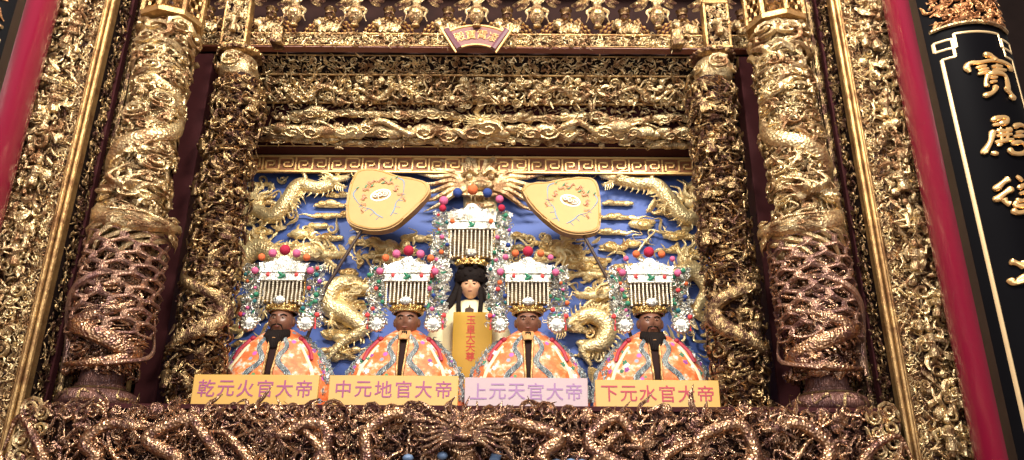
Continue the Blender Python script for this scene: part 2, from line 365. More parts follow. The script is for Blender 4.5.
def dragon_geo(f, ctrl, r, n=60, spike=1, legs=(), head=None, hs=2.6, flip=False, hang=None, tailfan=True):
    """body tube with dorsal spikes and clawed legs, plus a head at ctrl[0]; all mapped by f"""
    P = spline(ctrl, n); t = np.linspace(0, 1, n)
    R = r*(.72+.4*np.sin(PI*np.clip(t*1.15, 0, 1)))*(1-np.clip((t-.55)/.5, 0, 1)**1.5*.85)
    body = [tube(P, R, R, 9)]
    T = np.gradient(P, axis=0); T /= np.linalg.norm(T, axis=1)[:, None]; Sd = np.stack([-T[:, 1], T[:, 0], 0*t], 1)
    if spike:
        for i in range(3, n-2, 2):
            p = P[i]+spike*Sd[i]*R[i]*.85; a = math.atan2(spike*Sd[i][1], spike*Sd[i][0])-PI/2
            body.append(xf(MOT['spike'][0], R[i]*.95, a, p+[0, 0, R[i]*.2], flip=False))
    for tt, sd, ang, s in legs:
        i = int(tt*(n-1)); body.append(xf(CLAW, r*3.0*s, math.atan2(sd*Sd[i][1], sd*Sd[i][0])+ang, P[i]+[0, 0, R[i]*.5], sd < 0))
    if tailfan:
        a0 = math.atan2(T[-1][1], T[-1][0])
        for d in (-.5, 0, .5): body.append(xf(MOT['leaf'][3], r*2.2, a0+d, P[-1]+np.array([math.cos(a0+d), math.sin(a0+d), 0])*r*.9))
    a = math.atan2(-T[0][1], -T[0][0]) if hang is None else hang
    h = xf(DH, r*hs, a, P[0]+[0, 0, r*.4], flip)
    return [mapped(g, f) for g in body], mapped(h, f)
def text_geo(ch, size, extrude=.01, bevel=.0, offset=.0, shear=0):
    cu = bpy.data.curves.new('lettering', 'FONT'); cu.body = ch; cu.size = size; cu.extrude = extrude; cu.bevel_depth = bevel; cu.bevel_resolution = 2; cu.offset = offset; cu.shear = shear
    cu.resolution_u = 3
    o = bpy.data.objects.new('lettering', cu); C.objects.link(o); dg = bpy.context.evaluated_depsgraph_get()
    me = bpy.data.meshes.new_from_object(o.evaluated_get(dg)); bm = bmesh.new(); bm.from_mesh(me); g = from_bm(bm); bm.free()
    bpy.data.objects.remove(o); bpy.data.curves.remove(cu); bpy.data.meshes.remove(me)
    V = g[0]; c = (V.max(0)+V.min(0))/2
    return V-[c[0], c[1], 0], g[1], g[2]

# ------------------------------------------------------------------ the setting
DECK = 2.13
struct('floor', M['floor'], box(-6, 6, -8, 6.4, -.05, 0, 0))
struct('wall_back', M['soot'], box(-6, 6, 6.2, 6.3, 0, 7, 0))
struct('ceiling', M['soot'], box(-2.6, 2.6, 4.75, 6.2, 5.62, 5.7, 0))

pl = thing('altar_plinth', 'dark altar base under the statues, behind the carved rail', 'altar', (0, 5, 0))
part('plinth_body', M['dark'], pl, box(-2.42, 2.42, 4.36, 6.05, 0, DECK-.03, .004))
part('plinth_top', M['lacquer'], pl, box(-2.42, 2.42, 4.345, 6.05, DECK-.03, DECK, .004))

# ------------------------------------------------------------------ carved blue backdrop
BX, BY = 0, 6.0
bd = thing('carved_backdrop', 'blue backdrop board with gold carved dragons and clouds behind the statues', 'backdrop', (0, 6.0, DECK))
part('blue_board', M['blue'], bd, box(-2.15, 2.15, 6.0, 6.05, DECK, 4.42, 0))
BP = plane(0, 6.0, 0)
def px(x, y):   # point on the backdrop plane, read off the photograph
    u, v = x-512, 230-y; c, s = math.cos(ROLL), math.sin(ROLL); u, v = c*u-s*v, s*u+c*v
    d = (u, 770*math.cos(PITCH)-v*math.sin(PITCH), 770*math.sin(PITCH)+v*math.cos(PITCH)); k = 6.0/d[1]
    return (CAM[0]+d[0]*k, CAM[2]+d[2]*k)
def bpt(x, y, w=.08): a = px(x, y); return (a[0], a[1], w)
def relief_dragon(pts, r, w=.09, **kw):
    b, h = dragon_geo(BP, [bpt(p[0], p[1], p[2] if len(p) > 2 else w) for p in pts], r, **kw)
    d = part('dragon_relief', M['gold_relief_scales'], bd, *b); part('dragon_head', M['gold_relief'], d, h)
# two upper dragons facing the middle, two middle ones, and coils behind the statues
relief_dragon([(338, 186), (322, 192), (302, 190), (290, 206), (276, 220), (256, 214), (240, 228), (226, 250)], .062, spike=1, legs=[(.25, -1, .2, .9), (.45, 1, .1, .9)], hang=.15, hs=2.7)
relief_dragon([(612, 184), (636, 188), (654, 190), (668, 206), (684, 222), (700, 214), (716, 230), (726, 250)], .062, spike=-1, legs=[(.25, 1, -.2, .9), (.45, -1, -.1, .9)], hang=PI-.15, hs=2.7, flip=True)
relief_dragon([(330, 260), (308, 256), (284, 262), (262, 252), (240, 268), (226, 290), (236, 312), (222, 330)], .075, spike=-1, legs=[(.3, 1, .3, .8)], hang=-.1, hs=2.9)
relief_dragon([(592, 300), (612, 292), (640, 300), (668, 284), (690, 274), (704, 292), (694, 316), (716, 330)], .075, spike=1, legs=[(.3, -1, -.3, .8)], hang=PI+.1, hs=2.6, flip=True)
relief_dragon([(368, 292), (352, 286), (336, 292), (332, 308), (350, 318), (364, 332), (344, 346), (330, 362)], .075, spike=1, legs=[(.5, -1, .2, .9)], hang=.5, hs=2.4)
relief_dragon([(566, 330), (588, 318), (606, 328), (600, 346), (582, 352), (590, 368)], .07, spike=1, hang=2.9, hs=2.4, flip=True)
# dragon in the middle seen from the front
def frontal_dragon(f, s, ox, oz, w, root, ma, mb_):
    g = [ell((0, 0, .1), (.5, .42, .3), 16, 10), ell((0, -.12, .42), (.2, .13, .14), 10, 7), ell((-.2, -.1, .36), (.12, .1, .1), 8, 6), ell((.2, -.1, .36), (.12, .1, .1), 8, 6),
         tube([(-.42, .2, .3), (-.2, .3, .42), (-.05, .16, .42)], [.05, .1, .06], None, 6), tube([(.42, .2, .3), (.2, .3, .42), (.05, .16, .42)], [.05, .1, .06], None, 6),
         ell((-.25, .12, .36), .1, 8, 6), ell((.25, .12, .36), .1, 8, 6), tube([(-.4, -.28, .24), (0, -.36, .42), (.4, -.28, .24)], [.05, .09, .05], None, 6), tube([(-.3, -.5, .2), (0, -.62, .32), (.3, -.5, .2)], [.05, .1, .05], None, 6)]
    for i in range(5): g.append(tube([(-.2+.1*i, -.36, .4), (-.2+.1*i, -.48, .4)], [.035, .005], None, 4))
    for sg in (-1, 1):
        g += [tube([(sg*.2, .36, .2), (sg*.28, .62, .24), (sg*.42, .74, .2), (sg*.4, 1.0, .16)], [.09, .08, .06, .015], None, 6), tube([(sg*.34, .3, .15), (sg*.62, .5, .18), (sg*.95, .6, .2), (sg*1.1, .86, .2)], [.09, .08, .06, .012], None, 6),
              ell((sg*.5, .02, .12), (.18, .12, .1), 8, 6)]
        for i in range(6):
            a = .36-i*.17; L = 1.72-.05*i
            g.append(tube([(sg*.35*math.cos(a), .35*math.sin(a), .15+.03*i), (sg*(.7*math.cos(a)), .7*math.sin(a)+.06, .26), (sg*(1.1*math.cos(a)), 1.1*math.sin(a)-.04, .24), (sg*L*math.cos(a), L*math.sin(a)+.05, .08)], [.075, .075, .055, .01], None, 6))
        for i in range(3):
            a = 1.3-i*.22
            g.append(tube([(sg*.3*math.cos(a), .3*math.sin(a), .2), (sg*.55*math.cos(a), .6*math.sin(a), .26), (sg*.7*math.cos(a)+sg*.1, .78*math.sin(a), .2)], [.1, .08, .01], None, 5))
    d = part('dragon_relief', ma, root, *[mapped(xf(tube([(0, 0, 0), (0, -.6, .1), (.3, -1.2, .12), (-.2, -1.9, .1), (.2, -2.6, .08)], [.42, .4, .36, .3, .2], [.3, .28, .26, .2, .12], 10), s, 0, (ox, oz, w*.4)), f)])
    part('dragon_face', mb_, d, *[mapped(xf(k, s, 0, (ox, oz, w)), f) for k in g])
cx_, cz_ = px(481, 191)
frontal_dragon(BP, .36, cx_, cz_, .06, bd, M['gold_relief_scales'], M['gold'])
rg = random.Random(5)
def cloud(f, u, v, L, h, seed, w=.02, tail=0):
    r_ = random.Random(seed); n = max(3, int(L/h*1.6)); g = [ell((0, -.08*h, .12*h), (L*.5, h*.22, h*.16), 18, 7), ell((r_.uniform(-.1, .1)*L, .1*h, .14*h), (L*.34, h*.26, h*.2), 16, 7)]
    for i in range(n):
        t = (i+.5)/n-.5+r_.uniform(-.04, .04); s = h*(.72+.6*r_.random())*(1.1-abs(t)*1.0); y = h*r_.uniform(-.12, .3)*(1-abs(t))
        g.append(ell((t*L*.92, y, .2*h), (s*.62, s*.36, s*.3), 10, 6))
        if r_.random() < .6:
            a = np.linspace(0, 3.2*PI, 14)*r_.choice((-1, 1)); rr = np.linspace(s*.42, s*.05, 14)
            g.append(tube(np.stack([t*L*.92+rr*1.25*np.cos(a), y+rr*.8*np.sin(a), .2*h+s*.27+0*a], 1), s*.065, s*.09, 4))
    for i in range(3):
        x0 = r_.uniform(-.4, .3)*L; g.append(tube([(x0, -.2*h, .3*h), (x0+.1*L, r_.uniform(-.1, .1)*h, .42*h), (x0+.22*L, -.16*h, .3*h)], [.03*h, .06*h, .02*h], None, 4))
    if tail: g.append(tube(spline([(tail*L*.3, 0, .2*h), (tail*L*.5, -.15*h, .3*h), (tail*L*.68, .12*h, .3*h), (tail*L*.9, -.02*h, .15*h)], 10), np.linspace(h*.3, h*.02, 10), None, 6))
    return [mapped(xf(k, 1, 0, (u, v, w)), f) for k in g]
for i, (x, y, lp, hp, tl) in enumerate([(332, 207, 40, 9, 0), (334, 217, 44, 9, -1), (300, 236, 26, 14, 1), (328, 240, 34, 10, 0), (338, 197, 26, 8, 0), (262, 186, 30, 7, 0), (262, 234, 22, 12, -1), (296, 246, 40, 7, 0), (254, 246, 26, 8, -1),
        (375, 245, 40, 12, 0), (392, 262, 38, 12, 0), (418, 240, 34, 12, 0), (376, 258, 30, 10, 0), (350, 275, 20, 10, 0), (560, 180, 54, 8, 0), (618, 205, 34, 9, 0), (616, 219, 44, 9, 1), (642, 226, 24, 14, 0), (610, 234, 34, 9, 1), (676, 238, 30, 12, 1),
        (560, 250, 46, 13, 0), (575, 262, 44, 12, 0), (612, 250, 30, 11, 0), (600, 262, 24, 9, 0), (690, 258, 30, 12, 0), (540, 262, 30, 10, 0), (590, 276, 36, 10, -1), (632, 246, 20, 10, 0), (626, 268, 30, 10, 0), (700, 240, 26, 9, 0), (250, 300, 26, 12, 0),
        (345, 338, 36, 13, 0), (352, 326, 34, 10, 0), (340, 352, 40, 12, 0), (592, 346, 30, 12, 0), (716, 350, 26, 12, 0), (440, 262, 26, 10, 0), (515, 250, 30, 10, 0), (240, 330, 26, 12, 0), (590, 332, 34, 9, 1), (356, 308, 24, 9, 0)]):
    u, v = px(x, y); sc = .0079
    part('cloud_relief', M['gold_relief'], bd, *cloud(BP, u, v, lp*sc, hp*sc, i, .02, tl))

for i, (x, y, lp, hp, tl) in enumerate([(346, 284, 46, 8, -1), (352, 296, 40, 8, 0), (350, 316, 44, 7, 1), (345, 333, 48, 9, 0), (336, 358, 44, 9, 0), (240, 278, 26, 10, 0), (238, 246, 26, 9, 0), (246, 200, 24, 10, 0), (268, 204, 22, 9, 1), (316, 228, 26, 9, 0), (372, 232, 26, 10, -1),
        (398, 252, 44, 13, 0), (410, 268, 26, 9, 0), (452, 250, 24, 9, 0), (548, 244, 40, 11, 0), (566, 254, 40, 11, -1), (520, 238, 26, 9, 0), (584, 268, 46, 10, 0), (606, 276, 40, 9, 0), (690, 224, 30, 10, 0), (664, 214, 22, 9, -1), (694, 204, 26, 9, 0), (672, 252, 36, 9, 0), (706, 272, 24, 12, 0), (592, 316, 40, 8, 0), (594, 356, 44, 9, 0), (706, 316, 30, 9, 0), (712, 336, 24, 9, 0), (246, 346, 30, 9, 0), (236, 316, 24, 9, 0)]):
    u, v = px(x, y); sc = .0079
    part('cloud_relief', M['gold_relief'], bd, *cloud(BP, u, v, lp*sc, hp*sc, i+90, .012, tl))
for (xa, xb, ya, yb, sd_) in ((236, 300, 178, 250, 1), (232, 300, 250, 360, 2), (330, 372, 280, 365, 3), (350, 450, 232, 275, 4), (505, 610, 232, 300, 5), (580, 620, 300, 365, 6), (650, 715, 180, 260, 7), (660, 720, 260, 360, 8), (300, 350, 225, 262, 9), (610, 660, 230, 262, 10)):
    (u0, v1), (u1, v0) = px(xa, ya), px(xb, yb); uc, vc = (u0+u1)/2, (v0+v1)/2
    mbx = MB(); carve(mbx, BP, u0, u1, v0, v1, .12, sd_, dict(scroll=2, leaf=3, s=2, puff=1), .3, .75, mask=lambda U, V, r: (((U-uc)/(u1-u0)*2)**2+((V-vc)/(v1-v0)*2)**2 < 1.1) & (r.random(len(U)) < .7), bulge=lambda U, V: 0*U+.01)
    mbx.build('flame_relief', M['gold_relief'], bd)
def mane(x, y, a0, a1, n, L):
    u, v = px(x, y); g = []
    for i in range(n):
        a = math.radians(a0+(a1-a0)*i/(n-1)); c_, s_ = math.cos(a), math.sin(a); q = lambda t, b: (u+c_*t*L-s_*b*L, v+s_*t*L+c_*b*L, .05+.03*math.sin(i*2.3))
        g.append(mapped(tube(spline([q(.1, 0), q(.4, .1), q(.7, -.08), q(1, .1)], 10), np.linspace(.026, .004, 10), None, 6), BP))
    part('mane_relief', M['gold_relief'], bd, ell((u, 5.96, v), (.07, .05, .07), 10, 7), *g)
for m_ in ((258, 206, 30, 170, 9, .22), (262, 244, 100, 250, 8, .2), (690, 204, 10, 150, 9, .22), (684, 262, -60, 90, 8, .2), (350, 300, 60, 200, 8, .2), (600, 312, 0, 130, 8, .2), (392, 250, 150, 290, 7, .2), (560, 252, -100, 40, 7, .2)): mane(*m_)
# ------------------------------------------------------------------ fretwork lintel
kb = thing('fretwork_beam', 'brown beam with gold key fret pattern just above the blue backdrop', 'beam', (0, 5.85, 4.26))
part('beam_board', M['key_brown'], kb, box(-2.1, 2.1, 5.85, 5.87, 4.262, 4.42, .003))
part('beam_edge', M['key_gold'], kb, box(-2.1, 2.1, 5.835, 5.86, 4.262, 4.28, .003), box(-2.1, 2.1, 5.835, 5.86, 4.402, 4.42, .003))
g = []
def seg(x0, z0, x1, z1, t=.0145): g.append(box(min(x0, x1)-t/2, max(x0, x1)+t/2, 5.84, 5.856, min(z0, z1)-t/2, max(z0, z1)+t/2, .002))
W = .14; zb, zt = 4.289, 4.393; hz = (zt-zb)/4
for i in range(-15, 15):
    x0 = i*W; m = i % 2
    fx = lambda q: x0+(q if not m else W-q)
    zz = lambda q: (zb+q*hz)
    k = W/5
    pts = [(0, 4), (4.0, 4), (4.0, 1), (1.5, 1), (1.5, 2.5), (2.8, 2.5)]
    if m: pts = [(a, 4-b) for a, b in pts]
    for (a, b), (c, d) in zip(pts, pts[1:]): seg(fx(a*k), zz(b), fx(c*k), zz(d))
    seg(x0, zb, x0, zt)
part('key_pattern', M['key_gold'], kb, *g)

# ------------------------------------------------------------------ carved lintels leaning forward under the canopy
def slope(y0, z0, y1, z1):
    d = np.array([y1-y0, z1-z0]); L = float(np.linalg.norm(d)); d = d/L; n = np.array([-d[1], d[0]])
    return (lambda P: np.stack([P[:, 0], y0+P[:, 1]*d[0]+P[:, 2]*n[0], z0+P[:, 1]*d[1]+P[:, 2]*n[1]], 1)), L
def leaning_board(f, L, th=.03): return mapped(slab([(-2.1, 0), (2.1, 0), (2.1, L), (-2.1, L)], -th, 0, 0), f)
lt = thing('cloud_lintel', 'maroon lintel board with gold cloud carvings above the key fret beam', 'lintel', (0, 5.72, 4.43))
LP, LL = slope(5.74, 4.455, 5.47, 4.69)
part('lintel_board', M['lacquer'], lt, leaning_board(LP, LL))
part('lintel_moulding', M['lacquer'], lt, box(-2.1, 2.1, 5.71, 5.84, 4.425, 4.452, .004), box(-2.1, 2.1, 5.68, 5.76, 4.452, 4.47, .004))
part('moulding_line', M['key_gold'], lt, box(-2.1, 2.1, 5.704, 5.712, 4.434, 4.441, .001))
r_ = random.Random(11)
for i in range(44):
    u = -1.72+3.44*(i+.5)/44+r_.uniform(-.05, .05); row = i % 3
    v = (.06, .15, .27)[row]+r_.uniform(-.02, .03); L = r_.uniform(.26, .5); h = (.08, .14, .09)[row]*r_.uniform(.8, 1.3)
    part('cloud_carving', M['gold'], lt, *cloud(LP, u, v, L, h, i+50, .02, r_.choice((-1, 0, 1))))
mbx = MB(); carve(mbx, LP, -1.75, 1.75, .03, .32, .07, 3, dict(spike=1, leaf=3, s=2, scroll=3, puff=1), .9, .6)
carve(mbx, LP, -1.75, 1.75, .30, LL, .05, 4, dict(spike=2, leaf=2), .4, 1.0)
mbx.build('leaf_carving', M['gold'], lt)
for x0, fl in ((-.95, 0), (.95, 1)):
    sg = -1 if fl else 1
    b, h = dragon_geo(LP, [(x0+sg*.62, .2, .06), (x0+sg*.4, .14, .07), (x0+sg*.15, .25, .07), (x0-sg*.1, .12, .07), (x0-sg*.35, .24, .06), (x0-sg*.6, .16, .05)], .024, hang=0 if not fl else PI, flip=bool(fl), legs=[(.3, 1, 0, .8), (.55, -1, 0, .8)])
    d = part('dragon_carving', M['gold_dragon'], lt, *b); part('dragon_head', M['gold'], d, h)
frontal_dragon(LP, .085, 0.02, .26, .09, lt, M['gold_dragon'], M['gold_relief'])

dl = thing('dragon_lintel', 'gold carved lintel of dragons stepping out over the cloud lintel', 'lintel', (0, 5.43, 4.69))
DP, DL = slope(5.45, 4.687, 5.29, 4.845)
part('lintel_board', M['gold_ground'], dl, leaning_board(DP, DL))
part('lintel_moulding', M['gold_edge'], dl, tube([(-2.1, 5.425, 4.687), (2.1, 5.425, 4.687)], .013, None, 8))
carve2(DP, -1.8, 1.8, .02, DL-.01, .085, 21, dict(scroll=2, leaf=4, s=2, puff=1, figure=.5), dl, 'carving', M['gold'], M['gold_worn'], .6, 1.5)
for i, x0 in enumerate((-1.35, -.75, .75, 1.35)):
    sg = 1 if x0 < 0 else -1
    b, h = dragon_geo(DP, [(x0+sg*.27, .10, .05), (x0+sg*.1, .16, .05), (x0-sg*.05, .06, .05), (x0-sg*.2, .14, .05), (x0-sg*.34, .06, .04)], .021, hang=0 if sg > 0 else PI, flip=sg < 0, legs=[(.4, 1, 0, .8)])
    d = part('dragon_carving', M['gold_dragon'], dl, *b); part('dragon_head', M['gold'], d, h)
frontal_dragon(DP, .085, 0.0, .11, .06, dl, M['gold_dragon'], M['gold'])

fz = thing('openwork_frieze', 'narrow dark openwork frieze with pale gold leaves below the brown beam', 'frieze', (0, 5.24, 4.85))
FP, FL = slope(5.26, 4.846, 5.12, 4.932)
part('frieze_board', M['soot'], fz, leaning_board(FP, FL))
part('frieze_moulding', M['gold_edge'], fz, tube([(-2.1, 5.245, 4.835), (2.1, 5.245, 4.835)], .011, None, 8), tube([(-2.1, 5.115, 4.926), (2.1, 5.115, 4.926)], .006, None, 8))
mbx = MB(); carve(mbx, FP, -1.78, 1.78, .01, FL-.01, .05, 31, dict(leaf=4, s=2, scroll=2, flower=1, spike=1), .4, 1.1); mbx.build('leaf_carving', M['gold'], fz)

bm_ = thing('canopy_beam', 'brown canopy beam with a gold carved face carrying the bracket figures', 'beam', (0, 5.0, 4.9))
part('beam_body', M['brown_beam'], bm_, mapped(slab([(5.0, 4.925), (5.057, 4.915), (5.057, 5.047), (5.03, 5.047), (5.03, 4.933), (5.0, 4.933)], -2.42, 2.42, 0), lambda P: np.stack([P[:, 2], P[:, 0], P[:, 1]], 1)))
part('back_board', M['dark'], bm_, box(-2.42, 2.42, 5.2, 5.22, 5.0, 5.6, 0))
part('beam_lip', M['gold_edge'], bm_, box(-2.42, 2.42, 4.99, 5.04, 5.035, 5.052, .004), box(-2.42, 2.42, 4.992, 5.03, 4.933, 4.941, .002))
carve2(plane(0, 5.03, 4.942), -2.4, 2.4, .0, .095, .05, 41, dict(leaf=3, s=2, scroll=3, flower=1), bm_, 'beam_carving', M['gold'], M['gold_worn'], .6, 1.4)
for x in (-1.52, 1.53): part('beam_clip', M['gold_worn'], bm_, box(x-.045, x+.045, 4.922, 5.04, 4.917, 5.057, .006))

# fan shaped name plaque
pq = thing('fan_plaque', 'small mauve fan-shaped name plaque with gold characters, centred on the canopy beam', 'plaque', (0.0, 4.92, 4.84))
PQ = plane(0.0, 4.97, 4.637)
ar = lambda r, a0=-.52, a1=.52, n=16: [(r*math.sin(a), r*math.cos(a)) for a in np.linspace(a0, a1, n)]
part('plaque_panel', M['plaque'], pq, mapped(slab(ar(.445)+ar(.275)[::-1], 0, .03), PQ))
edge = lambda r, t: mapped(tube([(p[0], p[1], .03) for p in ar(r)], t, t, 6), PQ)
part('plaque_border', M['key_gold'], pq, edge(.445, .010), edge(.275, .008))
for s in (-1, 1):
    d = part('plaque_roll', M['plaque_edge'], pq, mapped(tube([(s*.128, .235, .03), (s*.232, .405, .03)], .026, .026, 8), PQ))
    part('roll_cap', M['key_gold'], d, mapped(tube([(s*.15, .2, .035), (s*.275, .42, .035)], [.008, .012], None, 6), PQ))
for ch, a in zip('殿寶霄凌', (-.36, -.12, .12, .36)):
    t = xf(text_geo(ch, .088, .005, 0, -.0006), 1, -a, (.362*math.sin(a), .362*math.cos(a), .034)); part('character', M['char_gold'], pq, mapped(t, PQ))

# ------------------------------------------------------------------ bracket row: figures, lions, studded arches
def make_guardian():
    t = thing('bracket_guardian', '', 'carved figure', (0, 4.917, 5.047), 'gilded guardian figures along the canopy beam')
    P = plane(0, 4.917, 5.047)
    st = lambda pr: lathe((0, 4.917, 5.047), pr, 12)
    part('pedestal', M['gold_worn'], t, st([(0, 0), (.03, 0), (.034, .012), (.024, .03), (.03, .045), (0, .05)]))
    part('robe', M['gold'], t, st([(0, .04), (.028, .045), (.044, .065), (.056, .10), (.054, .135), (.04, .155), (.05, .175), (.036, .20), (0, .21)]), *[mapped(tube(spline([(s*.045, .18, .0), (s*.082, .14, .02), (s*.07, .09, .03), (s*.088, .045, .01)], 10), np.linspace(.018, .003, 10), None, 6), P) for s in (-1, 1)],
         *[mapped(xf(MOT['leaf'][k % 4], .06, PI/2+(k-2)*.45, ((k-2)*.024, .075, .045)), P) for k in range(5)])
    hd = part('head', M['gold'], t, mapped(ell((0, .225, .012), (.034, .036, .034), 10, 8), P), mapped(ell((0, .222, .046), (.008, .012, .008), 6, 4), P))
    part('face_mask', M['gold_relief'], hd, mapped(ell((0, .118, .05), (.034, .03, .02), 10, 8), P), mapped(ell((0, .116, .072), (.009, .01, .008), 6, 5), P), *[mapped(ell((s*.016, .13, .064), .007, 6, 5), P) for s in (-1, 1)], mapped(tube([(-.018, .1, .064), (0, .094, .072), (.018, .1, .064)], .005, None, 5), P))
    part('helmet', M['gold'], t, st([(.036, .24), (.042, .252), (.028, .28), (.008, .31), (0, .34)]), *[mapped(xf(MOT['leaf'][0], .1, PI/2-s*.8, (s*.045, .26, .01)), P) for s in (-1, 1)])
    return t
GX = [-1.395, -.93, -.465, 0.0, .462, .925, 1.385]
gl = ['leftmost gilded guardian on the canopy beam, next to the left carved block', 'second gilded guardian from the left on the canopy beam', 'gilded guardian on the beam just left of the fan plaque', 'gilded guardian rising right above the fan plaque', 'gilded guardian on the beam just right of the fan plaque', 'second gilded guardian from the right on the canopy beam', 'rightmost gilded guardian on the canopy beam, next to the right carved block']
g0 = make_guardian(); g0.scale = (1.0, .9, .95)
for i, (x, l) in enumerate(zip(GX, gl)):
    if i == 0: g0.location = (x, 4.917, 5.052); g0['label'] = l; WL[g0.name] = (x, 4.917, 5.052)
    else: dup(g0, (x, 4.917, 5.052), l)
def make_lion():
    t = thing('bracket_lion', '', 'carved lion', (0, 5.02, 5.052), 'gilded lions crouching between the guardian figures')
    P = plane(0, 5.02, 5.052)
    T = lambda g: mapped(g, P)
    part('body', M['gold'], t, T(ell((.03, .075, .03), (.1, .055, .05), 12, 8)), T(ell((.1, .06, .03), (.05, .055, .05), 10, 7)), *[T(tube([(x, .06, .05), (x-.02, .03, .07), (x-.03, .0, .07)], [.03, .024, .022], None, 7)) for x in (-.05, .0, .1, .14)])
    part('body_curl', M['gold_worn'], t, *[T(xf(MOT['scroll'][i % 3], .055, i*1.7, (-.03+.035*i, .095+.018*(i % 2), .06))) for i in range(5)], *[T(xf(MOT['leaf'][i % 4], .06, i*2.1, (-.02+.04*i, .055, .07))) for i in range(4)])
    part('head', M['gold'], t, T(ell((-.1, .09, .06), (.05, .048, .045), 12, 8)), T(ell((-.12, .075, .1), (.026, .02, .02), 8, 6)), *[T(ell((-.115+s*.02, .105, .096), .008, 6, 5)) for s in (-1, 1)], T(tube([(-.14, .06, .09), (-.12, .052, .105), (-.1, .06, .095)], .008, None, 5)))
    part('mane', M['gold'], t, *[T(xf(MOT['puff'][0], .055, i, (-.09+.055*math.cos(i*.7+.4), .1+.052*math.sin(i*.7+.4), .035))) for i in range(8)])
    part('tail', M['gold'], t, T(tube([(.14, .09, .03), (.17, .13, .03), (.14, .16, .03), (.17, .19, .02)], [.014, .02, .022, .004], None, 6)))
    return t
l0 = make_lion(); l0.scale = (.66, .8, .92)
ll = ['small gilded lion left of the left carved block', 'gilded lion between the left carved block and the leftmost guardian', 'gilded lion between the first and second guardians from the left', 'gilded lion between the second and third guardians from the left', 'gilded lion partly behind the left end of the fan plaque', 'gilded lion partly behind the right end of the fan plaque', 'gilded lion between the second and third guardians from the right', 'gilded lion between the first and second guardians from the right', 'gilded lion between the rightmost guardian and the right carved block', 'small gilded lion right of the right carved block']
LX = [-2.12]+[-1.625]+[(a+b)/2 for a, b in zip(GX, GX[1:])]+[1.61]+[2.08]
for i, (x, l) in enumerate(zip(LX, ll)):
    if i == 0: l0.location = (x, 5.045, 5.052); l0['label'] = l
    else: dup(l0, (x, 5.045, 5.052), l)
def make_arch():
    t = thing('studded_arch', '', 'bracket arch', (0, 5.14, 5.052), 'dark studded bracket arches behind the lions')
    P = plane(0, 5.14, 5.052)
    A = np.linspace(-1.35, 1.35, 15)
    arc = lambda r: [(r*math.sin(a)*1.05, r*math.cos(a)-.0) for a in A]
    part('arch_band', M['lacquer'], t, mapped(slab(arc(.216)+arc(.12)[::-1], 0, .05), P))
    for r, n in ((.198, 13), (.168, 11), (.138, 9)):
        pt = lambda a, w_: (r*math.sin(a)*1.05, r*math.cos(a), w_)
        part('stud_row', M['key_gold'], t, mapped(tube([pt(a, .05) for a in np.linspace(-1.32, 1.32, 25)], .004, None, 4), P), *[mapped(ell(pt(a, .055), .013, 8, 6), P) for a in np.linspace(-1.3, 1.3, n)])
    part('boss', M['gold_worn'], t, lathe((0, 5.05, 5.052+.165), [(0, 0), (.026, .003), (.036, .02), (.03, .034), (.04, .04), (.04, .055), (.028, .065), (.05, .09), (0, .1)], 16))
    for s in (-1, 1): part('boss_plume', M['gold_worn'], t, *[mapped(xf(MOT['leaf'][0 if s > 0 else 1], .16, (0 if s > 0 else PI)+s*.2*k, (s*(.1+.03*k), .30-.03*k, .1)), P) for k in (0, 1)])
    return t
a0 = make_arch()
al = ['dark studded arch left of the left carved block', 'dark studded arch right beside the left carved block', 'dark studded arch between the first and second guardians from the left', 'dark studded arch between the second and third guardians from the left', 'dark studded arch above the left half of the fan plaque', 'dark studded arch above the right half of the fan plaque', 'dark studded arch between the second and third guardians from the right', 'dark studded arch between the first and second guardians from the right', 'dark studded arch right beside the right carved block, on its inner side', 'dark studded arch right of the right carved block']
for i, (x, l) in enumerate(zip(LX, al)):
    if i == 0: a0.location = (x, 5.14, 5.052); a0['label'] = l
    else: dup(a0, (x, 5.14, 5.052), l)

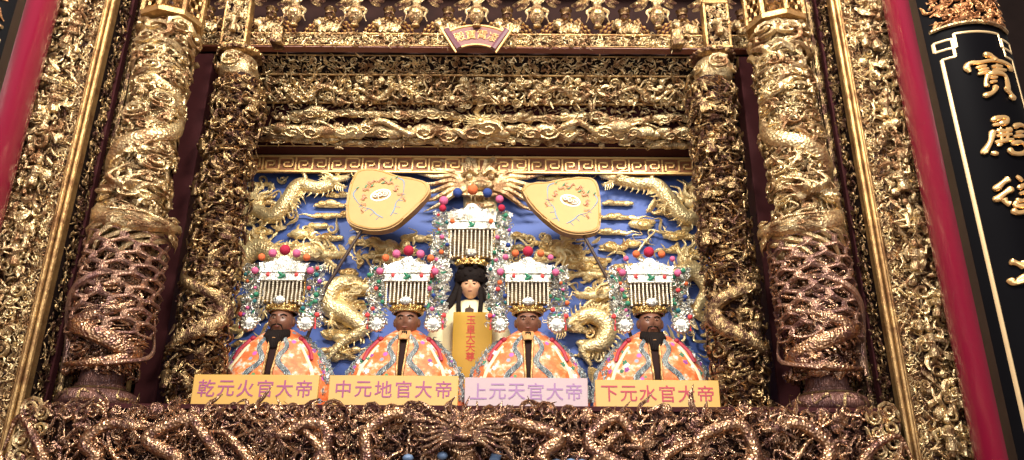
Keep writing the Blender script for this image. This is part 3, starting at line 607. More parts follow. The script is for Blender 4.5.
# brush strokes of the characters on the black board: (points, width)
BRUSH = [
 ([([(310, 228), (335, 228), (352, 240), (362, 250)], 3.0), ([(262, 290), (250, 268), (262, 256), (300, 256), (350, 248), (400, 252), (440, 264), (420, 276)], 2.6), ([(282, 276), (322, 270)], 2), ([(292, 288), (330, 281)], 2), ([(290, 302), (336, 292)], 2.2),
   ([(342, 274), (390, 268)], 2.2), ([(345, 287), (408, 281)], 2.2), ([(366, 262), (364, 298)], 2), ([(330, 302), (320, 335), (326, 356)], 2.4), ([(330, 304), (370, 298), (402, 306), (412, 340), (410, 374)], 2.8), ([(336, 320), (366, 315)], 2), ([(334, 337), (364, 331)], 2), ([(362, 350), (348, 376), (312, 390)], 2.8), ([(398, 352), (425, 378), (442, 390), (418, 392)], 2.8)], 0, 0),
 ([([(342, 28), (374, 18), (404, 19), (400, 36), (372, 42)], 2.8), ([(348, 46), (398, 40)], 2.2), ([(350, 66), (342, 110), (318, 154)], 2.9), ([(362, 70), (398, 70), (424, 62)], 2.4), ([(362, 90), (424, 82)], 2.2), ([(378, 58), (384, 106)], 2), ([(404, 58), (406, 106)], 2), ([(358, 114), (430, 104)], 2.6), ([(346, 154), (370, 160)], 2.8), ([(366, 128), (384, 121)], 2.2),
   ([(430, 54), (462, 40), (492, 46), (506, 64)], 2.6), ([(440, 76), (478, 66)], 2.2), ([(430, 92), (484, 82)], 2.2), ([(408, 140), (432, 160), (480, 152), (516, 108)], 2.8), ([(420, 122), (470, 114), (500, 150), (528, 164)], 2.4)], 0, 115),
 ([([(362, 300), (394, 272), (412, 260)], 3.0), ([(364, 342), (398, 316), (426, 298)], 3.0), ([(394, 336), (404, 352), (420, 362)], 2.8), ([(440, 250), (466, 270)], 2.6), ([(446, 300), (480, 284), (510, 290)], 2.4), ([(452, 322), (500, 308)], 2.2), ([(438, 346), (470, 348), (510, 328)], 2.4), ([(444, 352), (436, 368), (478, 370)], 2.2), ([(424, 382), (448, 396), (490, 386), (534, 348)], 2.8), ([(478, 344), (512, 378), (552, 404)], 2.6)], 0, 115),
 ([([(425, 124), (450, 134), (478, 152)], 2.9), ([(428, 190), (442, 210), (480, 204), (536, 184)], 2.8), ([(462, 132), (520, 140), (500, 172), (452, 204)], 2.4)], 0, 230)]
def wpt(x, y, Y):
    a = px(x, y); k = Y/6.0; return (CAM[0]+(a[0]-CAM[0])*k, CAM[2]+(a[1]-CAM[2])*k)
# ------------------------------------------------------------------ sides: posts, columns, panels
for sx, sd in ((-1, 'left'), (1, 'right')):
    rs = 100 if sx < 0 else 200
    # inner carved post
    X = sx*1.76
    po = thing('carved_post', f'dark gold openwork carved post on the {sd} edge of the blue backdrop', 'post', (X, 5.0, DECK), 'openwork posts beside the backdrop')
    part('shaft', M['dark'], po, lathe((X, 5.0, DECK), [(0, 0), (.115, 0), (.115, 2.5), (0, 2.5)], 24))
    f = cyl(X, 5.0, DECK, .115)
    carve2(f, -.32, .32, .02, 2.48, .085, rs, dict(leaf=4, s=3, scroll=2, ring=1, spike=1, figure=.3), po, 'carving', M['gold_worn'], M['gold_ground'], .6, .95, 1.2, .45)
    r_ = random.Random(rs)
    for i in range(7):
        v = .25+i*.33; u = r_.uniform(-.12, .12)
        part('carved_figure', M['gold_worn'], po, mapped(xf(MOT['figure'][0], .17, r_.uniform(-.3, .3), (u, v, .05)), f))
    b, h = dragon_geo(f, [(.1*sx, .42, .07), (-.05*sx, .55, .08), (-.12*sx, .72, .06), (.1*sx, .9, .06), (.14*sx, 1.1, .05)], .04, hs=2.3, legs=[(.4, 1, 0, .8)])
    d = part('dragon_carving', M['gold_worn'], po, *b); part('dragon_head', M['gold_worn'], d, h)
    ZT = 4.60; XB = sx*1.795
    part('drum_finial', M['gold'], po, lathe((XB, 5.0, ZT), [(0, 0), (.09, .0), (.13, .03), (.145, .1), (.13, .18), (.1, .21), (0, .22)], 28))
    g = [mapped(xf(t_scroll(2.2, .2, .4, .07, 26), .17, 1, (0, .11, .005)), cyl(XB, 5.0, ZT, .14))]
    for q in (-1, 1): g.append(mapped(xf(t_scroll(1.6, .3, .4, .08, 20), .1, 2*q, (q*.15, .1, .0)), cyl(XB, 5.0, ZT, .14)))
    part('finial_scroll', M['gold'], po, *g)
    part('finial_collar', M['gold_worn'], po, lathe((XB, 5.0, ZT+.21), [(.1, 0), (.16, .01), (.165, .035), (.1, .05)], 28), *[ell((XB+.165*math.sin(a), 5.0-.165*math.cos(a), ZT+.235), .014, 6, 5) for a in np.linspace(-2, 2, 15)])
    XK = sx*1.835
    kb_ = thing('carved_block', f'gold carved square block on top of the {sd} openwork post, on the beam end', 'block', (XK, 4.95, 4.87), 'carved blocks on the canopy beam')
    part('block_core', M['dark'], kb_, box(XK-.08, XK+.08, 4.93, 4.985, 4.875, 5.30, .004))
    part('block_frame', M['gold_edge'], kb_, box(XK-.1, XK+.1, 4.9, 4.985, 4.872, 4.90, .006), box(XK-.1, XK+.1, 4.9, 4.985, 5.275, 5.31, .006), box(XK-.1, XK-.078, 4.905, 4.985, 4.9, 5.28, .004), box(XK+.078, XK+.1, 4.905, 4.985, 4.9, 5.28, .004))
    mbx = MB(); carve(mbx, plane(XK, 4.93, 4.9), -.07, .07, 0, .37, .05, rs+3, dict(leaf=2, scroll=2, s=1, flower=1), .4, 1.5); mbx.build('block_carving', M['gold'], kb_)
    part('block_figure', M['gold'], kb_, mapped(xf(MOT['figure'][0], .2, 0, (0, .17, .02)), plane(XK, 4.93, 4.9)))
    # plain lacquered post
    XP = sx*2.075
    pp = thing('lacquered_post', f'plain dark maroon post between the {sd} dragon column and openwork post', 'post', (XP, 5.0, DECK), 'plain maroon posts')
    part('post_body', M['lacquer'], pp, box(XP-.075, XP+.075, 5.0, 5.15, DECK, 4.86, .006))
    XE = XP+sx*.105
    part('gilt_rail', M['gold_edge'], pp, box(XE-.012, XE+.012, 4.97, 5.0, DECK, 4.84, .004), box(XE+sx*.05-.006, XE+sx*.05+.006, 4.97, 5.0, DECK, 4.84, .003), *[box(min(XE, XE+sx*.1), max(XE, XE+sx*.1), 4.965, 4.99, z, z+.022, .004) for z in (2.9, 3.3, 3.36, 3.78, 3.84, 4.25)], box(XP-.08, XP+.12, 5.01, 5.06, 4.78, 4.86, .004) if sx > 0 else box(XP-.12, XP+.08, 5.01, 5.06, 4.78, 4.86, .004))
    # dragon column
    X = sx*2.165; Y = 4.62
    dc = thing('dragon_column', f'round gilded column wrapped by a carved dragon on the {sd} of the altar', 'column', (X, Y, DECK), 'gilded dragon columns')
    part('drum_base', M['drum'], dc, lathe((X, Y, DECK), [(0, 0), (.19, 0), (.215, .02), (.222, .05), (.21, .085), (.165, .11), (.14, .12), (.14, .14), (.125, .145), (.12, .22), (0, .23)], 40))
    f = cyl(X, Y, DECK, .216)
    g = [mapped(xf((MOT['s'][i % 2][0]*[1, 1, .3], *MOT['s'][i % 2][1:]), .10, .9*i, (-.48+.12*i, .05+.015*(i % 2), .0)), f) for i in range(9)]
    part('drum_carving', M['gold_worn'], dc, *g, lathe((X, Y, DECK+.107), [(.15, -.012), (.18, 0), (.15, .014)], 40))
    part('shaft', M['gold_ground'], dc, lathe((X, Y, DECK), [(0, .13), (.11, .13), (.11, 2.95), (0, 2.95)], 28))
    f = cyl(X, Y, DECK, .112)
    low = lambda U, V: .03+.014*np.sin(V*11+U*6)+.02*np.clip((V-.3)/.3, 0, 1)
    bulge = lambda U, V: .008+.014*np.sin(V*9+U*5)+.008*np.sin(V*21-U*9)
    carve2(f, -.32, .32, .95, 2.66, .082, rs+7, dict(scroll=2.5, leaf=4, s=2, puff=1.0, figure=.7, ring=.5, spike=.8), dc, 'carving', M['gold'], M['gold'], .55, 1.2, 1.9, .4, bulge)
    carve2(f, -.32, .32, .20, 1.0, .085, rs+8, dict(scroll=2, leaf=3, s=2, puff=1, ring=.5), dc, 'lower_carving', M['bronze'], M['bronze'], .6, 1.0, 1.5, .35, low)
    r_ = random.Random(rs+9)
    for i in range(13):
        big = t_scroll(r_.choice((1.8, 2.3)), .5, .42, .075, 24)
        part('medallion_scroll', M['gold'], dc, mapped(xf(big, r_.uniform(.12, .17), r_.uniform(0, 6), (r_.uniform(-.2, .2), 1.22+.115*i, .055), i % 2 == 0), f))
    # netting of thin rods in front of the lower shaft
    g = []; hx = .046
    for rI in range(9):
        for cI in range(9):
            u = (cI-4)*hx*1.74+(rI % 2)*hx*.87; v = .47+rI*hx*1.5
            if abs(u) > .30 or (rI < 3 and cI > 6): continue
            a = np.linspace(0, 2*PI, 13)+.26; g.append(mapped(tube(np.stack([u+hx*np.cos(a), v+hx*np.sin(a), .125+.012*np.sin(3*a+cI)], 1), .0085, .0085, 5, cap=False), f))
    part('netting', M['net'], dc, *g)
    # winding dragon: its head bends out towards the altar at mid height
    k = -sx
    ctrl = [(k*.14, 1.13, .14), (k*.04, 1.1, .12), (-k*.1, 1.2, .09), (-k*.22, 1.4, .06), (-k*.08, 1.62, .065), (k*.13, 1.8, .065), (k*.2, 2.0, .05), (0, 2.2, .065), (-k*.2, 2.38, .05)]
    b, h = dragon_geo(f, ctrl, .048, 80, spike=-k, legs=[(.28, 1, 0, .9), (.55, -1, 0, .9), (.75, 1, 0, .9)], hang=(.35 if k > 0 else PI-.35), flip=k < 0, hs=3.5)
    d = part('dragon', M['gold_dragon'], dc, *b); part('dragon_head', M['gold'], d, h)
    g = []
    for i in range(11):     # beard and mane strands falling from the jaw
        a = .35*i; u0 = k*(.2-.05*i); v0 = 1.08+.012*i
        g.append(mapped(tube([(u0, v0, .12), (u0-k*.06, v0-.05, .13), (u0-k*.14, v0-.1-.01*i, .12), (u0-k*.2, v0-.2-.012*i, .09)], [.014, .016, .012, .003], None, 5), f))
    for i in range(11):      # flame crest above the head
        a = .2+.27*i; L = .24 if i % 2 else .17
        g.append(mapped(tube(spline([(-k*.02+k*.06*math.cos(a), 1.3+.06*math.sin(a), .07), (-k*.02+k*L*.55*math.cos(a+.25), 1.3+L*.55*math.sin(a+.25), .09+.02*(i % 3)), (-k*.02+k*L*.95*math.cos(a-.05), 1.3+L*.95*math.sin(a-.05), .07)], 9), np.linspace(.022, .002, 9), None, 6), f))
    part('dragon_mane', M['gold'], d, *g)
    part('whisker', M['net'], d, mapped(tube(spline([(k*.08, .80, .09), (-k*.02, .76, .13), (-k*.12, .64, .14), (-k*.19, .44, .14), (-k*.2, .23, .13)], 24), np.linspace(.012, .032, 24), None, 8), f),
         mapped(tube(spline([(k*.2, .66, .10), (k*.23, .46, .13), (k*.17, .31, .15), (k*.05, .23, .15)], 20), np.linspace(.008, .012, 20), None, 6), f))
    b, h = dragon_geo(f, [(k*.05, .56, .11), (-k*.05, .47, .12), (k*.05, .38, .12), (k*.12, .30, .12), (0, .235, .11), (-k*.14, .25, .1)], .038, hs=2.6, legs=[(.5, 1, 0, .8)])
    d2 = part('lower_dragon', M['bronze_scales'], dc, *b); part('lower_dragon_head', M['bronze'], d2, h)
    # capital: scroll leaves under an openwork lantern
    zc = DECK+2.5
    part('capital_scrolls', M['gold'], dc, *[mapped(xf(MOT['scroll'][i % 3], .17, i*1.3, (-.36+.09*i, 2.56+.05*(i % 2), .05)), f) for i in range(9)], *[mapped(xf(MOT['leaf'][2], .18, PI/2+.3*(i-4), (-.34+.085*i, 2.47, .05)), f) for i in range(9)])
    cap = [lathe((X, Y, DECK+2.68), [(.15, 0), (.215, .01), (.22, .045), (.2, .055)], 8), lathe((X, Y, DECK+2.98), [(.2, 0), (.235, .01), (.235, .05), (.1, .06)], 8)]
    for i in range(8):
        a = i*PI/4; cap.append(box(X+.205*math.cos(a)-.016, X+.205*math.cos(a)+.016, Y+.205*math.sin(a)-.016, Y+.205*math.sin(a)+.016, DECK+2.72, DECK+3.0, .004))
    part('capital_frame', M['gold_edge'], dc, *cap)
    fc = cyl(X, Y, DECK+2.73, .195); g = []
    for rI in range(5):
        for cI in range(15):
            a = np.linspace(0, 2*PI, 7)+PI/6; u = (cI-7)*.06+(rI % 2)*.03; v = .03+rI*.052
            g.append(mapped(tube(np.stack([u+.033*np.cos(a), v+.033*np.sin(a), 0*a], 1), .0075, .012, 4, cap=False), fc))
    part('capital_lattice', M['gold_edge'], dc, *g)
    # outer gilded panel
    op = thing('gilded_side_panel', f'tall gold carved panel with moulded edge between the {sd} dragon column and red column', 'panel', (sx*2.7, 4.42, 0), 'tall gilded side panels')
    part('panel_board', M['gold_ground'], op, box(min(sx*2.54, sx*3.02), max(sx*2.54, sx*3.02), 4.44, 4.5, 0, 5.6, .004))
    X0 = sx*2.495
    part('panel_moulding', M['gold_edge'], op, *[tube([(X0+sx*a, 4.42-b_, 0), (X0+sx*a, 4.42-b_, 5.6)], t, None, 8, up=(0, 1, 0)) for a, b_, t in ((.0, .0, .016), (.026, .018, .013), (.048, .0, .012))], box(min(X0, X0+sx*.06), max(X0, X0+sx*.06), 4.42, 4.5, 0, 5.6, .003))
    fp = plane(sx*2.5, 4.44, 0)
    fl = lambda P, sx=sx: np.stack([sx*2.5+sx*P[:, 0], 4.44-P[:, 2], P[:, 1]], 1)
    mbx = MB(); carve(mbx, fl, .06, .13, 1.6, 5.5, .045, rs+21, dict(leaf=3, s=2, scroll=2), .15, 1.6); mbx.build('border_carving', M['gold'], op)
    carve2(fl, .13, .46, 1.6, 5.5, .094, rs+22, dict(scroll=3, leaf=3.4, s=1.5, puff=1.6, ring=.6, figure=.8, spike=.8), op, 'scroll_carving', M['gold'], M['gold_worn'], .6, 1.3, 1.5, .45, lambda U, V: .0+.012*np.sin(V*8+U*7), .15)
    for i in range(7):
        zz_ = 2.0+i*.52
        for uu, ss, dz in ((.2, .2, 0), (.29, .17, .22)): part('carved_figure', M['gold'], op, mapped(xf(MOT['figure'][0], ss, .3*math.sin(i*3+dz*9), (uu, zz_+dz, .03)), fl))
    # side return with dark openwork
    sr = thing('openwork_return', f'dark openwork side wall of the niche behind the {sd} dragon column', 'panel', (sx*2.51, 4.9, DECK), 'dark openwork side walls')
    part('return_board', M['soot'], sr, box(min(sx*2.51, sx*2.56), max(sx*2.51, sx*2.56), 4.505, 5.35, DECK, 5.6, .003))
    fs = sidewall(sx*2.51, 4.5, DECK, sx)
    mbx = MB(); carve(mbx, fs, .03, .8, .02, 3.3, .05, rs+31, dict(leaf=3, s=2, scroll=2, ring=1), .3, 1.0); mbx.build('openwork', M['gold_worn'], sr)
    part('return_strip', M['gold_worn'], sr, *[box(min(sx*2.51, sx*2.46), max(sx*2.51, sx*2.46), y, y+.02, DECK, 5.6, .004) for y in (4.74, 4.78, 4.81)])
    part('return_slat', M['lacquer'], sr, box(min(sx*2.51, sx*2.475), max(sx*2.51, sx*2.475), 4.63, 4.68, DECK, 5.6, .004))
    nb = thing('niche_panel', f'dark openwork strip in the shadow just behind the {sd} dragon column', 'panel', (sx*2.33, 5.3, DECK), 'dark niche strips')
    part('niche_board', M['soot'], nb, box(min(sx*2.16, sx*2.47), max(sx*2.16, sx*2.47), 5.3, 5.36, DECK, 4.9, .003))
    mbx = MB(); carve(mbx, plane(sx*2.33, 5.3, DECK), -.15, .15, .02, 3.3, .06, rs+33, dict(leaf=3, s=2, scroll=2), .3, .7); mbx.build('niche_openwork', M['gold_worn'], nb)
    # red column and couplet board
    X = sx*2.985; Y = 4.15
    rc = thing('red_column', f'smooth crimson round column at the {sd} edge of the altar', 'column', (X, Y, 0), 'crimson columns')
    part('column_shaft', M['red'], rc, lathe((X, Y, 0), [(0, 0), (.26, 0), (.26, 6.2), (0, 6.2)], 64))
    part('column_base', M['floor'], rc, lathe((X, Y, 0), [(.261, .0), (.268, 0), (.272, .1), (.268, .22), (.264, .26), (.261, .26)], 48))
    cb = thing('couplet_board', f'curved black lacquer couplet board with gold ' + ('characters hung on the right crimson column' if sx > 0 else 'border, only its edge showing at the upper left'), 'board', (X, 3.8, 1.2), 'black couplet boards')
    XC = sx*2.98; YC = 4.08
    def ysurf(x, r=.33): return YC-np.sqrt(np.maximum(r*r-x*x, 1e-6))
    xs = np.linspace(-.25, .25, 25)
    V = []; zs = (1.2, 5.6)
    for z in zs:
        V += [(XC+x, ysurf(x), z) for x in xs]+[(XC+x, YC-math.sqrt(.36**2-x*x)+.115, z) for x in xs[::-1]]
    V = np.array(V); n = 50
    Q = np.array([[i, i+1, n+i+1, n+i] for i in range(24)]); Qs = np.array([[24+i, 25+i if i < 25 else 0, n+(25+i if i < 25 else 0), n+24+i] for i in range(26)])
    capq = np.array([[b+i, b+i+1, b+48-i, b+49-i] for b in (0, n) for i in range(24)])
    part('board_face', M['black'], cb, (V, Q, Z3))
    part('board_edge', M['board_side'], cb, (V, np.concatenate([Qs, capq]), Z3))
    fb = lambda P, XC=XC: np.stack([XC+P[:, 0], YC-np.sqrt(np.maximum(.33**2-P[:, 0]**2, 1e-6))-P[:, 2], P[:, 1]], 1)
    def strip(a, b_, t=.0085, n=14):
        p = np.linspace(a, b_, n); return mapped(tube(np.stack([p[:, 0], p[:, 1], np.full(n, .002)], 1), t, .005, 6), fb)
    ZT = 4.20
    g = [strip((-.205, 1.4), (-.205, ZT-.15)), strip((.205, 1.4), (.205, ZT-.15)), strip((-.13, ZT-.0), (.13, ZT-.0))]
    for q in (-1, 1):
        for a, b_ in (((.205, -.15), (.145, -.15)), ((.145, -.15), (.145, -.03)), ((.13, .0), (.13, -.09)), ((.13, -.09), (.225, -.09)), ((.225, -.09), (.225, -.03)), ((.225, -.03), (.145, -.03))):
            g.append(strip((q*a[0], ZT+a[1]), (q*b_[0], ZT+b_[1]), .008, 6))
    part('gold_border', M['cream_gold'], cb, *g)
    mbx = MB(); carve(mbx, fb, -.22, .22, ZT+.07, ZT+.75, .07, rs+41, dict(leaf=2, scroll=2, puff=1, figure=.5, s=1), .15, 1.5); mbx.build('crest_carving', M['copper'], cb)
    part('crest_rim', M['gold'], cb, mapped(tube([(x, ZT+.05-.25*(x*x)+.012, .01) for x in np.linspace(-.23, .23, 15)], .012, .016, 6), fb))
    if sx > 0:
        for st, cxp, cyp in BRUSH:
            g = []
            for pts, wd in st:
                q = np.array([wpt(904+(x)/4, cyp+y/4, 3.76) for x, y in pts]); q = np.c_[q[:, 0]-XC, q[:, 1], np.full(len(q), .010)]
                q = spline(q, 5*len(q)) if len(q) > 2 else np.array([q[0], q[0]*.67+q[1]*.33, q[0]*.33+q[1]*.67, q[1]])
                tt = np.linspace(0, 1, len(q)); R_ = wd*.0062*(.72+.5*np.abs(2*tt-1)**1.5)*np.minimum(1, .45+6*np.minimum(tt, 1-tt))
                g.append(mapped(tube(q, R_, R_*.8, 8), fb))
            part('character', M['char_gold'], cb, *g)

# ------------------------------------------------------------------ carved rail in front
ra = thing('altar_rail', 'bronze and gold rail of tangled carved dragons along the front of the altar', 'rail', (0, 4.3, 1.6))
part('rail_board', M['dark'], ra, box(-2.4, 2.4, 4.3, 4.335, 1.55, 2.06, .004))
RP = plane(0, 4.3, 1.6)
carve2(RP, -2.36, 2.36, .0, .478, .105, 61, dict(s=4, scroll=3, leaf=3, puff=.8, spike=.5), ra, 'tangle_carving', M['bronze'], M['bronze'], .6, 1.1, 1.3, .45)
g = []; r_ = random.Random(8)
for i in range(44):
    u = -2.3+4.6*i/43; part('top_scroll', M['bronze'], ra, mapped(xf(MOT['scroll' if i % 4 else 'puff'][i % 3 if i % 4 else 0], r_.uniform(.10, .15), r_.uniform(0, 6), (u, .483+r_.uniform(-.02, .015), .02)), RP))
for s in (-1, 1):
    part('end_cloud', M['gold'], ra, *[mapped(xf(MOT['scroll'][2], a*.85, i+c, (s*u, v-i*.085, w_)), RP) for i in range(6) for a, c, u, v, w_ in ((.17, 0, 2.31, .49, .05), (.13, 2, 2.23, .46, .07))])
for i, x0 in enumerate((-2.0, -1.5, -1.02, -.56, .56, 1.02, 1.5, 2.0)):
    sg = 1 if x0 < 0 else -1; dy = .03*(i % 2)
    J = lambda p: (p[0]+r_.uniform(-.05, .05), p[1]+r_.uniform(-.05, .05), p[2])
    shape = ([(.30, .40, .11), (.18, .43, .11), (.05, .34, .12), (.1, .2, .12), (-.07, .13, .11), (-.18, .28, .11), (-.3, .39, .1), (-.42, .26, .09)], [(.28, .22, .12), (.18, .34, .12), (.04, .40, .11), (-.08, .30, .12), (.02, .18, .12), (-.14, .12, .11), (-.27, .24, .1), (-.4, .40, .09)],
             [(.1, .30, .13), (.2, .41, .11), (.32, .30, .1), (.22, .16, .11), (.04, .14, .12), (-.12, .24, .11), (-.26, .38, .1), (-.42, .34, .08)])[i % 3 if sg > 0 else (7-i) % 3]
    b, h = dragon_geo(RP, [J((x0+sg*p[0], p[1]+dy*.4, p[2])) for p in shape], .036, 60, spike=sg, hs=2.9, legs=[(.3, 1, 0, 1.1), (.6, -1, 0, 1.1)], hang=(-.2 if sg > 0 else PI+.2), flip=sg < 0)
    d = part('rail_dragon', M['bronze_scales'], ra, *b); part('dragon_head', M['bronze'], d, h)
frontal_dragon(RP, .17, 0.03, .36, .1, ra, M['bronze_scales'], M['bronze'])
for i in range(14): part('painted_cloud', M['pebble_blue'], ra, mapped(ell((.03+r_.uniform(-.5, .7), r_.uniform(.16, .26), .1), (.03, .022, .02), 8, 6), RP))

# ------------------------------------------------------------------ deity statues
def head_geo(c, r, male=True):
    nu, nv = 36, 28
    V, Q, T = ell((0, 0, 0), 1, nu, nv); x, y, z = V[:, 0].copy(), V[:, 1].copy(), V[:, 2].copy()
    front = np.clip(-y, 0, 1)**.5*(y < 0)
    G = lambda cx, cz, sx_, sz: np.exp(-((np.abs(x)-cx)/sx_)**2-((z-cz)/sz)**2)*front
    d = .20*G(0, -.12, .13, .14)+.12*G(0, .1, .09, .22)-.10*G(.36, .08, .2, .13)+.07*G(.36, .28, .25, .08)+.07*G(.45, -.2, .2, .18)+.08*G(0, -.46, .2, .05)+.07*G(0, -.58, .18, .05)+.10*G(0, -.82, .25, .14)
    V = V*np.array([1-.14*np.clip(-z, 0, 1)**2, 1, 1])[:, :] if False else V
    V = V.copy(); V[:, 0] *= 1-.22*np.clip(-z, 0, 1)**1.5; V[:, 1] -= d
    return V*np.array(r)+np.array(c), Q, T
def crown(root, X, Y, zf, sc, rg, top, plate_z, strand, colours, wide=1.0):
    """tall headdress: gold band, beads, silver plaque, pompoms, side sprays and rosettes"""
    hw = .155*sc*wide
    cr = part('crown', M['crown_gold'], root, lathe((X, Y, zf), [(.098*sc, -.005), (.112*sc, .0), (.116*sc, .03), (.106*sc, .055), (.112*sc, .065), (.09*sc, .08), (.085*sc, strand+.02), (.06*sc, strand+.1), (0, strand+.11)], 28),
              *[ell((X+.115*sc*math.sin(a), Y-.115*sc*math.cos(a), zf+.032), (.016, .016, .02), 8, 6) for a in np.linspace(-1.4, 1.4, 7)], *[xf2 for xf2 in [tube([(X-hw, Y-.07, zf+.06), (X-hw, Y-.09, zf+strand+.02)], .007, None, 6, up=(0, 1, 0)), tube([(X+hw, Y-.07, zf+.06), (X+hw, Y-.09, zf+strand+.02)], .007, None, 6, up=(0, 1, 0)), tube([(X-hw, Y-.06, zf+.07), (X, Y-.115, zf+.06), (X+hw, Y-.06, zf+.07)], .008, None, 6)]])
    yb = Y-.125; zp = zf+strand
    part('crown_back', M['crown_back'], cr, tube([(X, Y-.02, zf+.06), (X, Y-.05, zf+strand+.03)], [hw*.86, hw*.98], [.07, .06], 24, up=(0, 1, 0)))
    n = 11
    for i in range(n):
        x = X-hw*.9+hw*1.8*i/(n-1); L = strand-.03-.02*abs(math.sin(i*2.2))
        part('bead_strand', M['bead'], cr, *[ell((x, yb+.004*math.sin(k+i), zp-(k+.5)*L/12), (.0075, .0075, L/24*1.15), 6, 5) for k in range(12)])
    # plaque with curved-up ends and filigree
    ph = plate_z
    f = plane(X, Y-.11, zp)
    sl = slab([(-hw*1.02, -.012), (hw*1.02, -.012), (hw*1.02, .05), (hw*1.12, .05+ph*.45), (hw*1.2, .05+ph*.5), (hw*.95, .03+ph*.5), (hw*.7, .05+ph*.52), (hw*.32, .05+ph*.6), (hw*.18, .05+ph*.78), (0, .05+ph*.84), (-hw*.18, .05+ph*.78), (-hw*.32, .05+ph*.6), (-hw*.7, .05+ph*.52), (-hw*.95, .03+ph*.5), (-hw*1.2, .05+ph*.5), (-hw*1.12, .05+ph*.45), (-hw*1.02, .05)], 0, .02, .003)
    mbx = MB().add(mapped(sl, f)); carve(mbx, f, -hw, hw, 0, .05+ph*.5, .036*sc, rg.randrange(9999), dict(scroll=2, flower=2, leaf=2), .3, 1.2)
    carve(mbx, f, -hw*.45, hw*.45, .05+ph*.45, .05+ph*.72, .04*sc, rg.randrange(9999), dict(scroll=2, flower=2, leaf=2), .3, 1.3)
    mbx.add(mapped(tube([(-hw*1.05, .052, .025), (hw*1.05, .052, .025)], .007, None, 6), f), mapped(tube([(-hw*1.05, -.008, .025), (hw*1.05, -.008, .025)], .008, None, 6), f))
    fp_ = mbx.build('filigree_plaque', M['silver'], cr)
    part('character_medallion', M['silver'], cr, ell((X, yb-.012, zp-strand*.72), (.045*sc, .012, .032*sc), 12, 8))
    for dx, dz, rr, c in colours:
        part('pompom', M['pom_'+c], cr, ell((X+dx*sc, Y-.13, zp+dz*sc), rr*sc, 14, 10))
    part('green_inlay', M['pom_green'], fp_, mapped(xf(MOT['leaf'][0], .07, 0, (0, .012, .02)), f), mapped(xf(MOT['leaf'][1], .07, PI, (0, .012, .02)), f))
    # sprays at both sides
    for s in (-1, 1):
        g = []; fs = plane(X+s*.215*sc, Y-.05, zf+.02)
        z0, z1 = -.13*sc, top
        mbx = MB(); carve(mbx, fs, -.07*sc, .07*sc, z0, z1, .045*sc, rg.randrange(9999), dict(scroll=2, leaf=2, flower=2, ring=.6, s=1), .8, 1.9)
        mbx.add(tube([(X+s*.12*sc, Y, zf+.03), (X+s*.2*sc, Y-.03, zf+.1), (X+s*.22*sc, Y-.04, zf+top)], [.012, .01, .006], None, 6))
        so = mbx.build('side_spray', M['silver'], cr)
        cs = ['pink', 'coral', 'green', 'teal', 'orange', 'green', 'purple', 'blue', 'red', 'green', 'coral', 'teal', 'pink']
        for k in range(9):
            v = z0+(z1-z0)*(k+.5)/9
            part('bead_ball', M['pom_'+cs[(k*5+rg.randrange(3)) % 13]], so, mapped(ell((rg.uniform(-.06, .06)*sc, v, .045), (.012+.008*rg.random())*sc, 8, 6), fs))
        lg = MB(); carve(lg, fs, -.06*sc, .06*sc, z0, z1, .045*sc, rg.randrange(9999), dict(leaf=1), .8, .28)
        lg.build('green_leaves', M['pom_green'], so)
        zr = zf-.095*sc; fr = plane(X+s*.195*sc, Y-.11, zr)
        ro = part('rosette', M['silver'], cr, mapped(lathe((0, 0, 0), [(.055*sc, -.01), (.058*sc, .0), (.04*sc, .012), (0, .016)], 20), fr), *[mapped(ell((.05*sc*math.cos(a), .05*sc*math.sin(a), .006), .016*sc, 8, 5), fr) for a in np.arange(12)*PI/6])
        part('rosette_stone', M['pom_white'], ro, mapped(ell((0, 0, .014), (.024*sc, .02*sc, .012), 12, 7), fr))
        part('tassel', M['pom_coral'], cr, ell((X+s*.265*sc, Y-.1, zr+.06*sc), .018*sc, 8, 6), tube([(X+s*.255*sc, Y-.1, zr+.04), (X+s*.26*sc, Y-.1, zr-.04)], [.004, .008], None, 5))
    return cr
